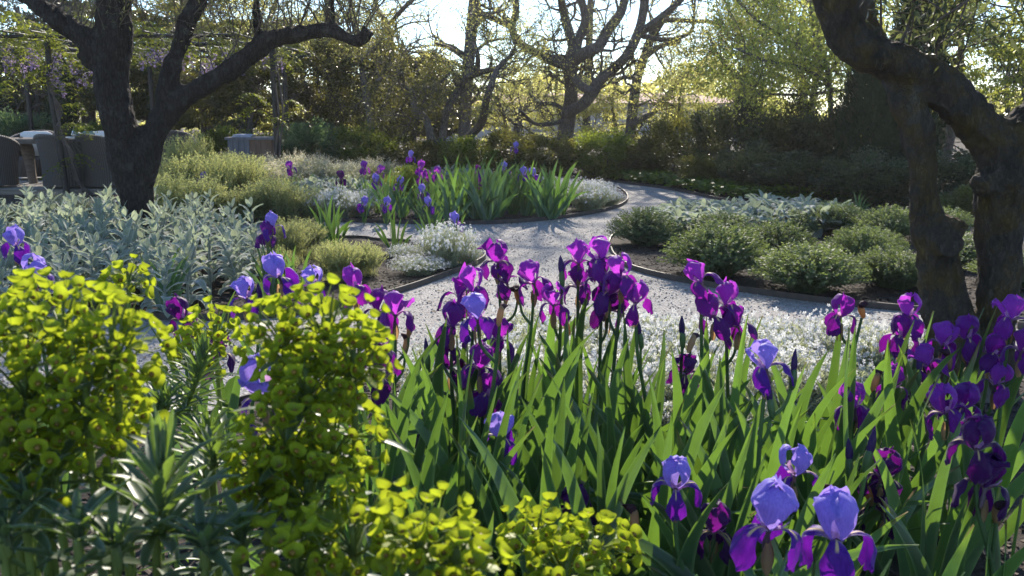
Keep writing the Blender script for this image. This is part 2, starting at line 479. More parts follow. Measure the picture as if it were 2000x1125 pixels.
M['nepeta'] = leaf_mat('pale_herb_leaf', (0.16, 0.20, 0.09), (0.30, 0.33, 0.17), (0.62, 0.64, 0.22), 0.45, 0.7, 0.2, sheen=0.3, objvar=0.15)
M['spike'] = leaf_mat('pinkish_flower_spike', (0.46, 0.44, 0.32), (0.60, 0.56, 0.44), (0.8, 0.74, 0.5), 0.4, 0.8, 0.1, sheen=0.3)
M['snow_leaf'] = leaf_mat('snow_in_summer_leaf', (0.25, 0.30, 0.21), (0.38, 0.42, 0.31), (0.60, 0.63, 0.32), 0.36, 0.8, 0.15, sheen=0.5, objvar=0.08)
M['snow_flower'] = leaf_mat('white_petal', (0.72, 0.72, 0.76), (0.82, 0.82, 0.84), (0.85, 0.85, 0.82), 0.42, 0.6, 0.2, objvar=0.03)
M['spurge_cup'] = leaf_mat('spurge_bract', (0.22, 0.31, 0.025), (0.34, 0.40, 0.03), (0.54, 0.63, 0.03), 0.45, 0.5, 0.3, objvar=0.18)
M['spurge_eye'] = leaf_mat('spurge_gland', (0.22, 0.12, 0.015), (0.34, 0.20, 0.02), (0.5, 0.3, 0.02), 0.2, 0.4, 0.4)
M['spurge_stem'] = leaf_mat('spurge_stem', (0.15, 0.22, 0.06), (0.22, 0.28, 0.07), (0.35, 0.45, 0.06), 0.3, 0.5)
M['spurge_leaf'] = leaf_mat('spurge_leaf', (0.09, 0.14, 0.075), (0.14, 0.19, 0.10), (0.30, 0.46, 0.05), 0.36, 0.42, 0.5, objvar=0.15, margin=(0.22, 0.28, 0.18))
M['shrub_dark'] = leaf_mat('dark_shrub_leaf', (0.035, 0.05, 0.03), (0.075, 0.092, 0.052), (0.20, 0.22, 0.06), 0.34, 0.40, 0.5, objvar=0.15)
M['shrub_olive'] = leaf_mat('olive_shrub_leaf', (0.055, 0.065, 0.022), (0.10, 0.105, 0.04), (0.34, 0.33, 0.06), 0.42, 0.45, 0.45, objvar=0.2)
M['shrub_green'] = leaf_mat('green_shrub_leaf', (0.05, 0.095, 0.02), (0.10, 0.15, 0.03), (0.38, 0.46, 0.05), 0.45, 0.5, 0.4, objvar=0.2)
M['shrub_blue'] = leaf_mat('bluish_shrub_leaf', (0.07, 0.13, 0.085), (0.12, 0.19, 0.12), (0.30, 0.45, 0.14), 0.4, 0.6, 0.3, objvar=0.12)
M['evergreen'] = leaf_mat('evergreen_leaf', (0.028, 0.045, 0.014), (0.07, 0.085, 0.025), (0.28, 0.27, 0.04), 0.38, 0.35, 0.55, objvar=0.2)
M['spring'] = leaf_mat('spring_leaf', (0.18, 0.21, 0.045), (0.28, 0.30, 0.08), (0.92, 0.88, 0.26), 0.60, 0.5, 0.35, objvar=0.12)
M['maple'] = leaf_mat('fresh_green_leaf', (0.085, 0.13, 0.025), (0.15, 0.20, 0.045), (0.66, 0.70, 0.13), 0.55, 0.45, 0.4, objvar=0.15)
M['cypress'] = leaf_mat('cypress_scale', (0.020, 0.042, 0.020), (0.036, 0.062, 0.026), (0.05, 0.09, 0.02), 0.22, 0.6, 0.3, objvar=0.1)
M['olive_leaf'] = leaf_mat('olive_leaf', (0.07, 0.095, 0.06), (0.16, 0.18, 0.12), (0.30, 0.34, 0.10), 0.36, 0.45, 0.4)
M['wisteria_leaf'] = leaf_mat('wisteria_leaf', (0.08, 0.12, 0.02), (0.14, 0.17, 0.03), (0.42, 0.46, 0.04), 0.46, 0.5, 0.35)
M['wisteria_flower'] = leaf_mat('wisteria_flower', (0.32, 0.25, 0.42), (0.45, 0.36, 0.55), (0.62, 0.45, 0.72), 0.45, 0.7, 0.2)
M['cover'] = leaf_mat('ground_cover_leaf', (0.055, 0.12, 0.02), (0.11, 0.19, 0.03), (0.40, 0.56, 0.05), 0.45, 0.5, 0.35, objvar=0.1)
M['bark_dark'] = bark_mat('dark_fissured_bark', (0.012, 0.010, 0.009), (0.055, 0.047, 0.042), lichen=(0.12, 0.115, 0.11), lich_amt=0.35, scale=11)
M['bark_olive'] = bark_mat('lichened_old_bark', (0.03, 0.024, 0.020), (0.17, 0.14, 0.11), lichen=(0.15, 0.105, 0.028), lich_amt=0.75, scale=6.5, stretch=(1, 1, 0.5), bstr=1.0, bdist=0.08, bare=(0.27, 0.25, 0.23), crackw=0.10)
M['bark_far'] = bark_mat('grey_brown_bark', (0.065, 0.052, 0.048), (0.20, 0.165, 0.15), lichen=(0.16, 0.17, 0.09), lich_amt=0.4, scale=7)
M['twig'] = plain('twig_bark', (0.075, 0.058, 0.05), (0.12, 0.095, 0.08), 0.8, 20)
M['deck'] = plain('pale_deck_board', (0.32, 0.30, 0.28), (0.42, 0.40, 0.37), 0.75, 3.0, 0.3, 40, stretch=(0.3, 6, 1))
M['wood'] = plain('weathered_wood', (0.13, 0.105, 0.085), (0.24, 0.20, 0.165), 0.7, 6.0, 0.5, 20, stretch=(0.4, 5, 5))
M['wood_warm'] = plain('warm_plank', (0.14, 0.075, 0.045), (0.22, 0.14, 0.10), 0.7, 6.0, 0.4, 18, stretch=(8, 8, 0.4))
M['wood_grey'] = plain('grey_plank', (0.11, 0.11, 0.13), (0.19, 0.185, 0.20), 0.75, 6.0, 0.4, 18, stretch=(8, 8, 0.4))
M['iron'] = plain('dark_iron', (0.02, 0.018, 0.018), (0.045, 0.036, 0.03), 0.55, 25, 0.15)
M['cloth'] = plain('white_cloth', (0.62, 0.61, 0.60), (0.70, 0.69, 0.68), 0.9, 6.0, 0.2, 60)
M['blue_cloth'] = plain('blue_grey_cloth', (0.30, 0.33, 0.48), (0.46, 0.48, 0.58), 0.9, 12.0, 0.2, 60)
M['tin'] = plain('pale_green_tin', (0.20, 0.30, 0.25), (0.28, 0.36, 0.30), 0.5, 12)
M['stone'] = plain('pale_render', (0.50, 0.46, 0.44), (0.58, 0.54, 0.52), 0.9, 2.0, 0.2, 30)
M['roof_tile'] = plain('terracotta_tile', (0.26, 0.13, 0.09), (0.36, 0.20, 0.14), 0.85, 9.0, 0.5, 12)

def wicker_mat():
    m, nt, out = new_mat('brown_wicker')
    b = nt.nodes.new("ShaderNodeBsdfPrincipled")
    tc = nt.nodes.new("ShaderNodeTexCoord")
    w1 = nt.nodes.new("ShaderNodeTexWave"); w1.wave_type = 'BANDS'; w1.bands_direction = 'Z'; w1.inputs['Scale'].default_value = 26; w1.inputs['Distortion'].default_value = 0.6
    w2 = nt.nodes.new("ShaderNodeTexWave"); w2.wave_type = 'BANDS'; w2.bands_direction = 'X'; w2.inputs['Scale'].default_value = 13; w2.inputs['Distortion'].default_value = 0.5
    nt.links.new(tc.outputs['Object'], w1.inputs['Vector']); nt.links.new(tc.outputs['Object'], w2.inputs['Vector'])
    h = mixc(nt, 0.5, w1.outputs['Fac'], w2.outputs['Fac'])
    nt.links.new(ramp(nt, h, [(0.1, (0.05, 0.042, 0.038)), (0.8, (0.20, 0.165, 0.14))]), b.inputs['Base Color'])
    b.inputs['Roughness'].default_value = 0.6
    nt.links.new(bump(nt, h, 0.9, 0.02), b.inputs['Normal'])
    nt.links.new(b.outputs[0], out.inputs[0]); return m
M['wicker'] = wicker_mat()
def glass_mat():
    m, nt, out = new_mat('clear_glass')
    b = nt.nodes.new("ShaderNodeBsdfPrincipled"); b.inputs['Transmission Weight'].default_value = 0.9
    b.inputs['Base Color'].default_value = (0.85, 0.88, 0.88, 1); b.inputs['Roughness'].default_value = 0.05
    nt.links.new(b.outputs[0], out.inputs[0]); return m
M['glass'] = glass_mat()
def window_mat():
    m, nt, out = new_mat('dark_window_glass')
    b = nt.nodes.new("ShaderNodeBsdfPrincipled"); b.inputs['Base Color'].default_value = (0.03, 0.035, 0.04, 1); b.inputs['Roughness'].default_value = 0.08
    nt.links.new(b.outputs[0], out.inputs[0]); return m
M['pane'] = window_mat()
# ------------------------------------------------------------------ the setting: ground, path, beds
from mathutils.geometry import tessellate_polygon

def in_poly(pts, poly):
    x, y = pts[:, 0], pts[:, 1]; inside = np.zeros(len(pts), bool)
    px, py = poly[:, 0], poly[:, 1]; j = len(poly) - 1
    for i in range(len(poly)):
        c = ((py[i] > y) != (py[j] > y)) & (x < (px[j] - px[i]) * (y - py[i]) / (py[j] - py[i] + 1e-12) + px[i])
        inside ^= c; j = i
    return inside

def sheet(name, poly, z, mat, kind='structure'):
    tri = tessellate_polygon([[Vector((p[0], p[1], 0)) for p in poly]])
    mb = MB(); mb.add(np.column_stack([poly, np.full(len(poly), z)]), np.array(tri))
    o = link(name, mb.mesh(name, mat, smooth=False)); 
    me = o.data
    if me.polygons and sum(p.normal.z * p.area for p in me.polygons) < 0: me.flip_normals()
    return tag(o, kind=kind)

mb = MB(); mb.add([(-150, -30, -0.012), (150, -30, -0.012), (150, 170, -0.012), (-150, 170, -0.012)], [(0, 1, 2, 3)])
tag(link('ground', mb.mesh('ground', M['soil'], False)), kind='structure')
mb = MB(); mb.add([(-14, 1.0, 0), (14, 1.0, 0), (14, 19.5, 0), (-14, 19.5, 0)], [(0, 1, 2, 3)])
tag(link('gravel_path', mb.mesh('gravel_path', M['gravel'], False)), kind='structure')

def gp(L): return [tuple(G(u, v)[:2]) for u, v in L]
BZ = 0.02
# each bed: pixel outline of its edge on the ground (visible stretches), closed with world points where other plants hide it
bed_lamb = gp([(735, 585), (800, 566), (870, 541), (930, 518), (948, 503), (930, 490), (860, 480), (740, 473), (660, 468)]) + [(-4.2, 9.6), (-8, 9.8), (-13.5, 9.0), (-13.5, 6.0), (-5, 6.1)] + gp([(100, 612), (350, 626), (520, 622), (650, 606)])
bed_right = gp([(1193, 490), (1190, 478), (1200, 462), (1230, 446), (1300, 434), (1400, 425), (1600, 418), (2100, 414)]) + [(13.5, 12.2), (13.5, 5.4)] + gp([(2300, 650), (2000, 632), (1830, 614), (1650, 597), (1480, 575), (1340, 553), (1240, 529), (1203, 507)])
bed_island = gp([(640, 434), (760, 437), (870, 438), (960, 438), (1050, 432), (1120, 424), (1185, 412), (1218, 400), (1226, 388), (1215, 374), (1190, 364), (1130, 357)]) + [(0.2, 18.2), (-6, 18.6), (-13.5, 18.8), (-13.5, 11.2), (-6, 11.4)]
bed_back = gp([(1100, 344), (1150, 351), (1205, 357), (1290, 368), (1350, 379), (1420, 393), (1560, 401), (2000, 404)]) + [(13.5, 13.0), (13.9, 19.4), (6, 19.45), (0.5, 19.4)]
bed_front = [(-13.5, 4.2), (-5, 4.25)] + gp([(250, 830), (480, 790), (700, 752), (850, 722), (960, 712), (1150, 716), (1400, 722), (1700, 716), (1900, 712), (2150, 720)]) + [(6, 4.7), (13.5, 4.5), (13.5, 1.02), (-13.5, 1.02)]
BEDS = {}
def close_smooth(L, per=5):
    A = np.array(L); n = len(A); ext = np.vstack([A[-1], A, A[0], A[1]]); out = []
    for i in range(n):
        p0, p1, p2, p3 = ext[i], ext[i + 1], ext[i + 2], ext[i + 3]
        far = np.linalg.norm(p2 - p1) > 3.0
        if far: out.append(p1); continue
        for t in np.arange(per) / per:
            out.append(0.5 * ((2 * p1) + (-p0 + p2) * t + (2 * p0 - 5 * p1 + 4 * p2 - p3) * t * t + (-p0 + 3 * p1 - 3 * p2 + p3) * t ** 3))
    return np.array(out)

def strip(name, poly, label):
    """thin steel edging standing on the outline of a bed"""
    C = np.vstack([poly, poly[:1]]); n = len(C)
    T = np.gradient(C, axis=0); T[0] = T[-1] = C[1] - C[-2]
    Nn = unit(np.column_stack([-T[:, 1], T[:, 0]])) * 0.006
    a, b_ = C + Nn, C - Nn
    z0, z1 = np.full(n, -0.02), np.full(n, 0.048)
    V = np.concatenate([np.column_stack([a, z0]), np.column_stack([a, z1]), np.column_stack([b_, z1]), np.column_stack([b_, z0])])
    F = []
    for k in range(4):
        k2 = (k + 1) % 4
        i = np.arange(n - 1)
        F.append(np.stack([k * n + i, k * n + i + 1, k2 * n + i + 1, k2 * n + i], -1))
    mb = MB(); mb.add(V, np.concatenate(F))
    return tag(link(name, mb.mesh(name, M['edging'], False)), label, 'edging')

for nm, L, lab in (('bed_lamb', bed_lamb, 'dark steel edging round the bed of silver lamb’s ear'),
                   ('bed_right', bed_right, 'dark steel edging round the bed of catmint mounds'),
                   ('bed_island', bed_island, 'dark steel edging round the iris bed beyond the path'),
                   ('bed_back', bed_back, 'dark steel edging along the hedge border'),
                   ('bed_front', bed_front, 'dark steel edging of the purple iris bed')):
    poly = close_smooth(L)
    BEDS[nm] = poly
    sheet('bed_soil', poly, BZ, M['soil'])
    strip('bed_edging', poly, lab)

# bark chips lying on the visible stretches of mulch
CHIP_V = np.array([(-0.2, -0.5, 0), (0.22, -0.46, 0.03), (0.16, 0.5, 0.0), (-0.24, 0.42, 0.05), (0, 0, 0.09)], float)
CHIP_F = np.array([(0, 1, 4), (1, 2, 4), (2, 3, 4), (3, 0, 4)])
def chips(poly_name, xr, yr, n, size=(0.015, 0.045)):
    p = np.column_stack([rng.uniform(*xr, n), rng.uniform(*yr, n)])
    p = p[in_poly(p, BEDS[poly_name])]
    n = len(p)
    ax = rand_dirs(n) * np.array([1, 1, 0.25]); nr = np.tile([0, 0, 1.0], (n, 1)) + 0.3 * rand_dirs(n)
    mb = MB(); mb.scatter(CHIP_V, CHIP_F, leaf_frames(ax, nr, rng.uniform(*size, n)), np.column_stack([p, np.full(n, BZ + 0.004)]), rng.uniform(0, 1, n) ** 2)
    tag(link('bark_mulch', mb.mesh('bark_mulch', M['chip'], False)), 'loose dark bark chips mulching ' + {'bed_front': 'the purple iris bed', 'bed_right': 'the bed of catmint mounds', 'bed_lamb': 'the bed of silver lamb’s ear', 'bed_island': 'the iris bed beyond the path'}[poly_name], 'mulch', kind='stuff')
chips('bed_front', (-1.6, 2.8), (1.05, 4.9), 12000)
chips('bed_right', (0.9, 4.2), (5.9, 9.2), 9000)
chips('bed_lamb', (-2.6, -0.2), (5.9, 9.6), 6000)
chips('bed_island', (-2.2, 1.6), (10.7, 12.2), 4000)

# loose stones and a few dry leaves lying on the path
n = 26000
p = np.column_stack([rng.uniform(-4.0, 4.2, n), 4.5 + 7.5 * rng.uniform(0, 1, n) ** 1.4])
for q in BEDS.values(): p = p[~in_poly(p, q)]
n = len(p)
mb = MB(); mb.scatter(CHIP_V * [1.9, 1, 5], CHIP_F, leaf_frames(rand_dirs(n) * [1, 1, 0.2], np.tile([0, 0, 1.0], (n, 1)) + 0.25 * rand_dirs(n), rng.uniform(0.006, 0.017, n)), np.column_stack([p, np.full(n, 0.001)]), rng.uniform(0, 1, n))
tag(link('loose_gravel', mb.mesh('loose_gravel', M['pebble'], False)), 'loose grey gravel stones scattered over the path', 'gravel', kind='stuff')
p = p[rng.integers(0, n, 420)]; n = len(p)
mb = MB(); mb.scatter(KITE_V, KITE_F, leaf_frames(rand_dirs(n) * [1, 1, 0.15], np.tile([0, 0, 1.0], (n, 1)) + 0.3 * rand_dirs(n), rng.uniform(0.02, 0.05, n)), np.column_stack([p, np.full(n, 0.008)]), rng.uniform(0, 1, n))
tag(link('leaf_litter', mb.mesh('leaf_litter', M['litter'], False)), 'dry brown leaves fallen on the gravel path', 'fallen leaves', kind='stuff')

# ------------------------------------------------------------------ deck with table, chairs, sideboard, pergola
DZ = 0.10
deck = thing('wooden_deck', 'pale wooden terrace deck under the vine pergola', 'deck', (-10.6, 18.0, 0))
y = -3.1; k = 0
bl = bpy.data.meshes.new
mb = MB(); box(mb, (-4.2, 0, 0.0), (4.2, 0.215, 0.03)); board_me = mb.mesh('board', M['deck'], False)
for i in range(26):
    link('board', board_me, deck, (rng.uniform(-0.01, 0.01), -3.05 + i * 0.222, DZ - 0.03 + rng.uniform(0, 0.002)))
mb = MB(); box(mb, (-4.2, -3.09, -0.01), (4.2, -3.055, DZ + 0.005)); box(mb, (-4.18, -3.05, -0.01), (4.18, 2.7, DZ - 0.034))
link('frame', mb.mesh('frame', M['wood'], False), deck)

TD = 16.2
def XT(u, d=TD): return (u - CX) / FPX * d * 0.985
# table: thick weathered slab on carved root legs
tab = thing('slab_table', 'long weathered wood slab table on carved root legs', 'table', (XT(110), TD, DZ))
mb = MB()
xs = np.linspace(-1.75, 1.35, 24); n = len(xs)
fy = -0.48 + 0.03 * np.sin(xs * 3.1) + 0.02 * np.sin(xs * 7.7); by = 0.48 + 0.03 * np.sin(xs * 2.3 + 1)
V = np.concatenate([np.column_stack([xs, fy, np.full(n, 0.70)]), np.column_stack([xs, fy - 0.012, np.full(n, 0.78)]), np.column_stack([xs, by, np.full(n, 0.78)]), np.column_stack([xs, by, np.full(n, 0.70)])])
i = np.arange(n - 1); F = np.concatenate([np.stack([a * n + i, a * n + i + 1, b * n + i + 1, b * n + i], -1) for a, b in ((0, 1), (1, 2), (2, 3), (3, 0))])
mb.add(V, F); mb.add(V[[0, n, 2 * n, 3 * n]], [(0, 1, 2, 3)]); mb.add(V[[n - 1, 2 * n - 1, 3 * n - 1, 4 * n - 1]], [(3, 2, 1, 0)])
link('table_top', mb.mesh('table_top', M['wood'], False), tab)
def root_leg(x0):
    mb = MB()
    for s in (-1, 1):
        C = catmull([(x0 + s * 0.02, 0, 0.70), (x0 + s * 0.15, 0, 0.62), (x0 + s * 0.17, 0.02, 0.40), (x0 + s * 0.19, 0, 0.18), (x0 + s * 0.21, 0, 0.0)], 4)
        tube(mb, C, np.linspace(0.12, 0.07, len(C)), 8, lump=0.12, seed=int(x0 * 10) % 7 + s + 1)
    tube(mb, [(x0 - 0.17, 0, 0.66), (x0, 0, 0.64), (x0 + 0.17, 0, 0.66)], 0.07, 8)
    return link('leg', mb.mesh('leg', M['wood']), tab)
root_leg(-0.70); root_leg(1.0)

def wicker_chair(u, d, rz, label, w=0.90, cushion=False):
    """tub chair: curved woven shell from arm to arm, rolled rim dipping at the arms, woven apron, seat"""
    t = thing('wicker_chair', label, 'chair', (XT(u, d), d, DZ), rz, 'wicker chairs round the slab table')
    mb = MB(); na, nz = 25, 7
    th = np.linspace(-PI * 0.62, PI * 0.62, na)        # 0 = back of the chair (local -y)
    top = 0.60 + 0.25 * np.clip(np.cos(th * 0.8), 0, 1) ** 0.9
    V = []
    for a, tp in zip(th, top):
        for k in range(nz):
            f = k / (nz - 1); rr = (0.40 + 0.06 * f - 0.03 * math.sin(f * PI)) * w / 0.9
            V.append((math.sin(a) * rr, -math.cos(a) * rr * 0.95, 0.04 + f * (tp - 0.04)))
    mb.add(V, grid_faces(na, nz))
    V2 = [(x * 0.9, y * 0.9, z) for x, y, z in V]
    mb.add(V2, grid_faces(na, nz)[:, ::-1])
    link('woven_shell', mb.mesh('woven_shell', M['wicker']), t)
    mb = MB(); A = np.array(V).reshape(na, nz, 3)
    rim = np.vstack([A[0, :, :] * [0.95, 0.95, 1], A[:, -1, :] * [0.95, 0.95, 1], A[-1, ::-1, :] * [0.95, 0.95, 1]])
    tube(mb, rim, 0.042, 8); link('rolled_rim', mb.mesh('rolled_rim', M['wicker']), t)
    mb = MB(); lathe(mb, [(0, 0.40), (0.30, 0.41), (0.355, 0.36), (0.355, 0.06), (0.0, 0.05)], 18); link('seat', mb.mesh('seat', M['wicker']), t)
    if cushion:
        mb = MB(); lathe(mb, [(0.0, 0.86), (0.22, 0.87), (0.30, 0.83), (0.29, 0.42), (0, 0.415)], 16)
        V = mb.v[0]; V[:, 1] = V[:, 1] * 0.35 - 0.2
        link('cushion', mb.mesh('cushion', M['cloth']), t)
    return t
wicker_chair(124, 15.35, -0.45, 'brown wicker tub chair by the dark leaning post')
wicker_chair(204, 15.4, -0.5, 'brown wicker tub chair beside the dark tree trunk')
wicker_chair(-28, 15.4, 0.35, 'brown wicker tub chair past the end of the slab table')
wicker_chair(58, 17.2, PI, 'wicker tub chair with white cushion across the slab table', cushion=True)
wicker_chair(330, 17.2, PI + 0.4, 'wicker tub chair behind the dark tree, next to herbs')
wicker_chair(190, 17.3, PI - 0.1, 'wicker tub chair behind the potted herbs on the table', cushion=True)

TZ = DZ + 0.78
t = thing('glass_carafe', 'clear glass carafe standing on the slab table', 'carafe', (XT(147, 16.0), 16.0, TZ))
mb = MB(); lathe(mb, [(0.001, 0.0), (0.055, 0.0), (0.07, 0.03), (0.075, 0.08), (0.055, 0.13), (0.035, 0.16), (0.035, 0.18), (0.055, 0.215), (0.051, 0.215), (0.03, 0.178), (0.03, 0.16), (0.05, 0.13), (0.069, 0.08), (0.064, 0.03), (0.001, 0.008)], 20)
link('vessel', mb.mesh('vessel', M['glass']), t)
def herb_pot(u, h, seed, label):
    t = thing('herb_pot', label, 'plant pot', (XT(u, 15.95), 15.95, TZ))
    mb = MB(); lathe(mb, [(0.0, 0.0), (0.085, 0.0), (0.09, 0.005), (0.092, h), (0.082, h), (0.08, h - 0.015), (0.0, h - 0.015)], 20)
    link('pot', mb.mesh('pot', M['tin']), t)
    r = np.random.default_rng(seed); n = 260
    p, d, _ = clump_points(n, 30, (0.10, 0.10, 0.05), 0.4, r, 0.1)
    mb = MB(); mb.scatter(KITE_V, KITE_F, leaf_frames(d + [0, 0, 0.7], rand_dirs(n, r), r.uniform(0.02, 0.045, n)), p + [0, 0, h + 0.03], r.uniform(0, 1, n))
    link('herb', mb.mesh('herb', M['shrub_green']), t)
herb_pot(156, 0.115, 1, 'pale green tin of herbs next to the glass carafe')
herb_pot(173, 0.13, 2, 'pale green tin of herbs away from the carafe, near the trunk')
t = thing('folded_napkin', 'white folded napkin lying on the slab table', 'napkin', (XT(134, 15.9), 15.9, TZ))
mb = MB(); xs = np.linspace(-0.16, 0.16, 9); ys = np.linspace(-0.1, 0.1, 5)
V = np.array([(x, yy, 0.012 + 0.03 * math.cos(x * 9) ** 2 * math.cos(yy * 12)) for x in xs for yy in ys]); mb.add(V, grid_faces(9, 5)); mb.add(V * [1, 1, 0], grid_faces(9, 5)[:, ::-1])
link('cloth', mb.mesh('cloth', M['cloth']), t)

# sideboard of old planks with a folded cloth on top
SD = 17.5
sb = thing('plank_sideboard', 'old plank sideboard with grey top behind the herbs', 'sideboard', (XT(492, SD), SD, 0.02))
mb = MB(); box(mb, (-0.44, -0.28, 0.80), (0.46, 0.30, 0.845)); link('top', mb.mesh('top', M['wood_grey'], False), sb)
for i in range(8):
    x0 = -0.40 + i * 0.102
    mb = MB(); box(mb, (x0, -0.25 - 0.004 * (i % 2), 0.02), (x0 + 0.096, -0.22, 0.80)); link('plank', mb.mesh('plank', M['wood_warm'] if i > 3 else M['wood_grey'], False), sb)
mb = MB(); box(mb, (-0.39, -0.218, 0.0), (0.42, 0.28, 0.798)); link('carcass', mb.mesh('carcass', M['wood_warm'], False), sb)
t = thing('folded_cloth', 'blue grey folded cloths stacked on the plank sideboard', 'cloth', (XT(476, SD), SD - 0.05, 0.865))
for i in range(3):
    mb = MB(); V = np.array([(x + 0.012 * i, yy, 0.018 * i + 0.006 * math.sin(9 * x + i) + 0.01) for x in np.linspace(-0.18, 0.18, 9) for yy in np.linspace(-0.14, 0.14, 5)])
    mb.add(V, grid_faces(9, 5)); mb.add(V - [0, 0, 0.017], grid_faces(9, 5)[:, ::-1])
    for edge in (np.arange(0, 45, 5), np.arange(4, 45, 5)):
        E = V[edge]; mb.add(np.vstack([E, E - [0, 0, 0.017]]), [(a, a + 1, a + 10, a + 9) for a in range(8)])
    link('fold', mb.mesh('fold', M['blue_cloth']), t)

# pergola: dark iron posts and rods over the terrace
pg = thing('iron_pergola', 'dark iron pergola of posts and thin rods over the terrace', 'pergola', (0, 0, 0))
def post(a, b, r=0.05):
    mb = MB(); tube(mb, [a, (a + b) / 2 + Vector((0.01, 0, 0)), b], r, 8); link('post', mb.mesh('post', M['iron']), pg)
PH = 2.5
p0 = P(130, 372, 14.75); p0.z = 0.02
post(p0, P(98, 175, 14.75)); post(P(98, 175, 14.75), Vector((P(90, 60, 14.75).x, 14.75, PH)), 0.045)
mb = MB(); tube(mb, [P(76, 186, 14.75), P(98, 183, 14.72), P(120, 187, 14.75)], 0.018, 6); link('bracket', mb.mesh('bracket', M['iron']), pg)
for (u, d) in ((538, 16.6), (-160, 14.75), (300, 20.5), (60, 20.5), (560, 20.5)):
    x = XT(u, d); post(Vector((x, d, 0.0)), Vector((x, d, PH)), 0.05)
xl, xr = XT(-170, 14.75), XT(560, 18)
for yy in (14.75, 16.6, 18.5, 20.5):
    mb = MB(); tube(mb, [(xl, yy, PH), ((xl + xr) / 2, yy, PH - 0.02), (xr, yy, PH)], 0.03, 6); link('rail', mb.mesh('rail', M['iron']), pg)
for i in range(13):
    x = xl + (xr - xl) * i / 12
    mb = MB(); tube(mb, [(x, 14.5, PH + 0.045), (x, 17.5, PH + 0.03), (x, 20.8, PH + 0.045)], 0.016, 6); link('rod', mb.mesh('rod', M['iron']), pg)
# ------------------------------------------------------------------ trees
def wander(p, d, L, n, r, jit=0.25, lift=0.0):
    pts = [np.array(p, float)]; d = unit(np.array(d, float))
    for i in range(n):
        d = unit(d + r.normal(size=3) * jit + np.array([0, 0, lift]))
        pts.append(pts[-1] + d * L / n)
    return np.array(pts), d

def grow(mb, tips, p, d, L, rad, lv, maxlv, r, kids=(3, 5), lift=0.05, jit=0.28, shrink=0.62, tipmin=2):
    n = 5 if lv < 2 else 4
    pts, de = wander(p, d, L, n, r, jit, lift)
    sides = 6 if rad > 0.03 else (4 if rad > 0.012 else 3)
    tube(mb, pts, np.linspace(rad, rad * 0.45, n + 1), sides, cap=False, rnd=float(r.uniform()))
    if lv >= tipmin:
        for k in range(1, n + 1): tips.append((pts[k], unit(pts[k] - pts[k - 1])))
    if lv < maxlv:
        for c in range(r.integers(kids[0], kids[1] + 1)):
            f = r.uniform(0.3, 1.0); k = min(int(f * n), n - 1)
            q = pts[k] + (pts[k + 1] - pts[k]) * (f * n - k)
            t = unit(pts[k + 1] - pts[k]); s = unit(np.cross(t, r.normal(size=3)))
            grow(mb, tips, q, t * 0.75 + s * r.uniform(0.5, 1.1), L * shrink * r.uniform(0.7, 1.2), max(rad * 0.5, 0.004), lv + 1, maxlv, r, kids, lift, jit, shrink, tipmin)

def tip_leaves(mb, tips, per, size, r, tmpl=(KITE_V, KITE_F), spread=0.08, mat=0, droop=0.0, jitter=None):
    if not tips: return
    Pp = np.repeat(np.array([t[0] for t in tips]), per, 0); Dd = np.repeat(np.array([t[1] for t in tips]), per, 0)
    n = len(Pp)
    Pp = Pp + r.normal(size=(n, 3)) * spread
    ax = Dd * 0.6 + rand_dirs(n, r) + np.array([0, 0, -droop])
    mb.scatter(tmpl[0], tmpl[1], leaf_frames(ax, rand_dirs(n, r) + [0, 0, 0.8], r.uniform(size[0], size[1], n)), Pp, r.uniform(0, 1, n), mat)

def px_limb(L, d, r, dz=0.0, wob=0.0):
    """limb control points from (u, v, radius px [, depth offset]) at distance d"""
    pts, rad = [], []
    off = 0.0
    for q in L:
        off = q[3] if len(q) > 3 else off + r.normal() * wob
        p = P(q[0], q[1], d + dz + off); pts.append(p); rad.append(q[2] * mpp(d))
    C = catmull(np.array(pts), 4)
    R = np.interp(np.linspace(0, len(pts) - 1, len(C)), np.arange(len(pts)), rad)
    return C, R

def far_tree(limbs, d, label, seed, leaf=M['spring'], per=2, size=(0.03, 0.06), top=3.2, lv=3, wob=0.35, kids=(3, 5), side=1.25, dens=1.0, spread=0.10, group='trees beyond the garden'):
    r = np.random.default_rng(seed)
    t = thing('tree', label, 'tree', (0, 0, 0), group=None)
    mb = MB(); tips = []
    for li, L in enumerate(limbs):
        C, R = px_limb(L, d, r, wob=wob)
        if li == 0: C = np.vstack([[C[0][0], C[0][1], -0.1], C]); R = np.concatenate([[R[0] * 1.25], R])
        tube(mb, C, R, 9, lump=0.10, seed=seed + li)
        k0 = 0.35 if li == 0 else 0.15
        seglen = np.linalg.norm(np.diff(C, axis=0), axis=1).sum()
        nk = max(2, int(seglen * 2.2 * dens))
        for _ in range(nk):
            f = r.uniform(k0, 1.0); k = min(int(f * (len(C) - 1)), len(C) - 2)
            tn = unit(C[k + 1] - C[k]); s = unit(np.cross(tn, r.normal(size=3)))
            grow(mb, tips, C[k], tn * 0.5 + s, side * r.uniform(0.5, 1.2), max(R[k] * 0.34, 0.010), 1, lv, r, kids, 0.04, 0.34)
        if C[-1][2] > 3.6:
            tn = unit(C[-1] - C[-2])
            for _ in range(2):
                grow(mb, tips, C[-1], tn + 0.35 * rand_dirs(1, r)[0] + [0, 0, 0.4], top * r.uniform(0.8, 1.2), R[-1] * 0.8, 0, lv, r, kids, 0.08, 0.25)
    link('trunk', mb.mesh('trunk', M['bark_far']), t)
    ml = MB(); tip_leaves(ml, tips, per, size, r, spread=spread)
    link('crown', ml.mesh('crown', leaf), t)
    t['n_tips'] = len(tips)
    return t

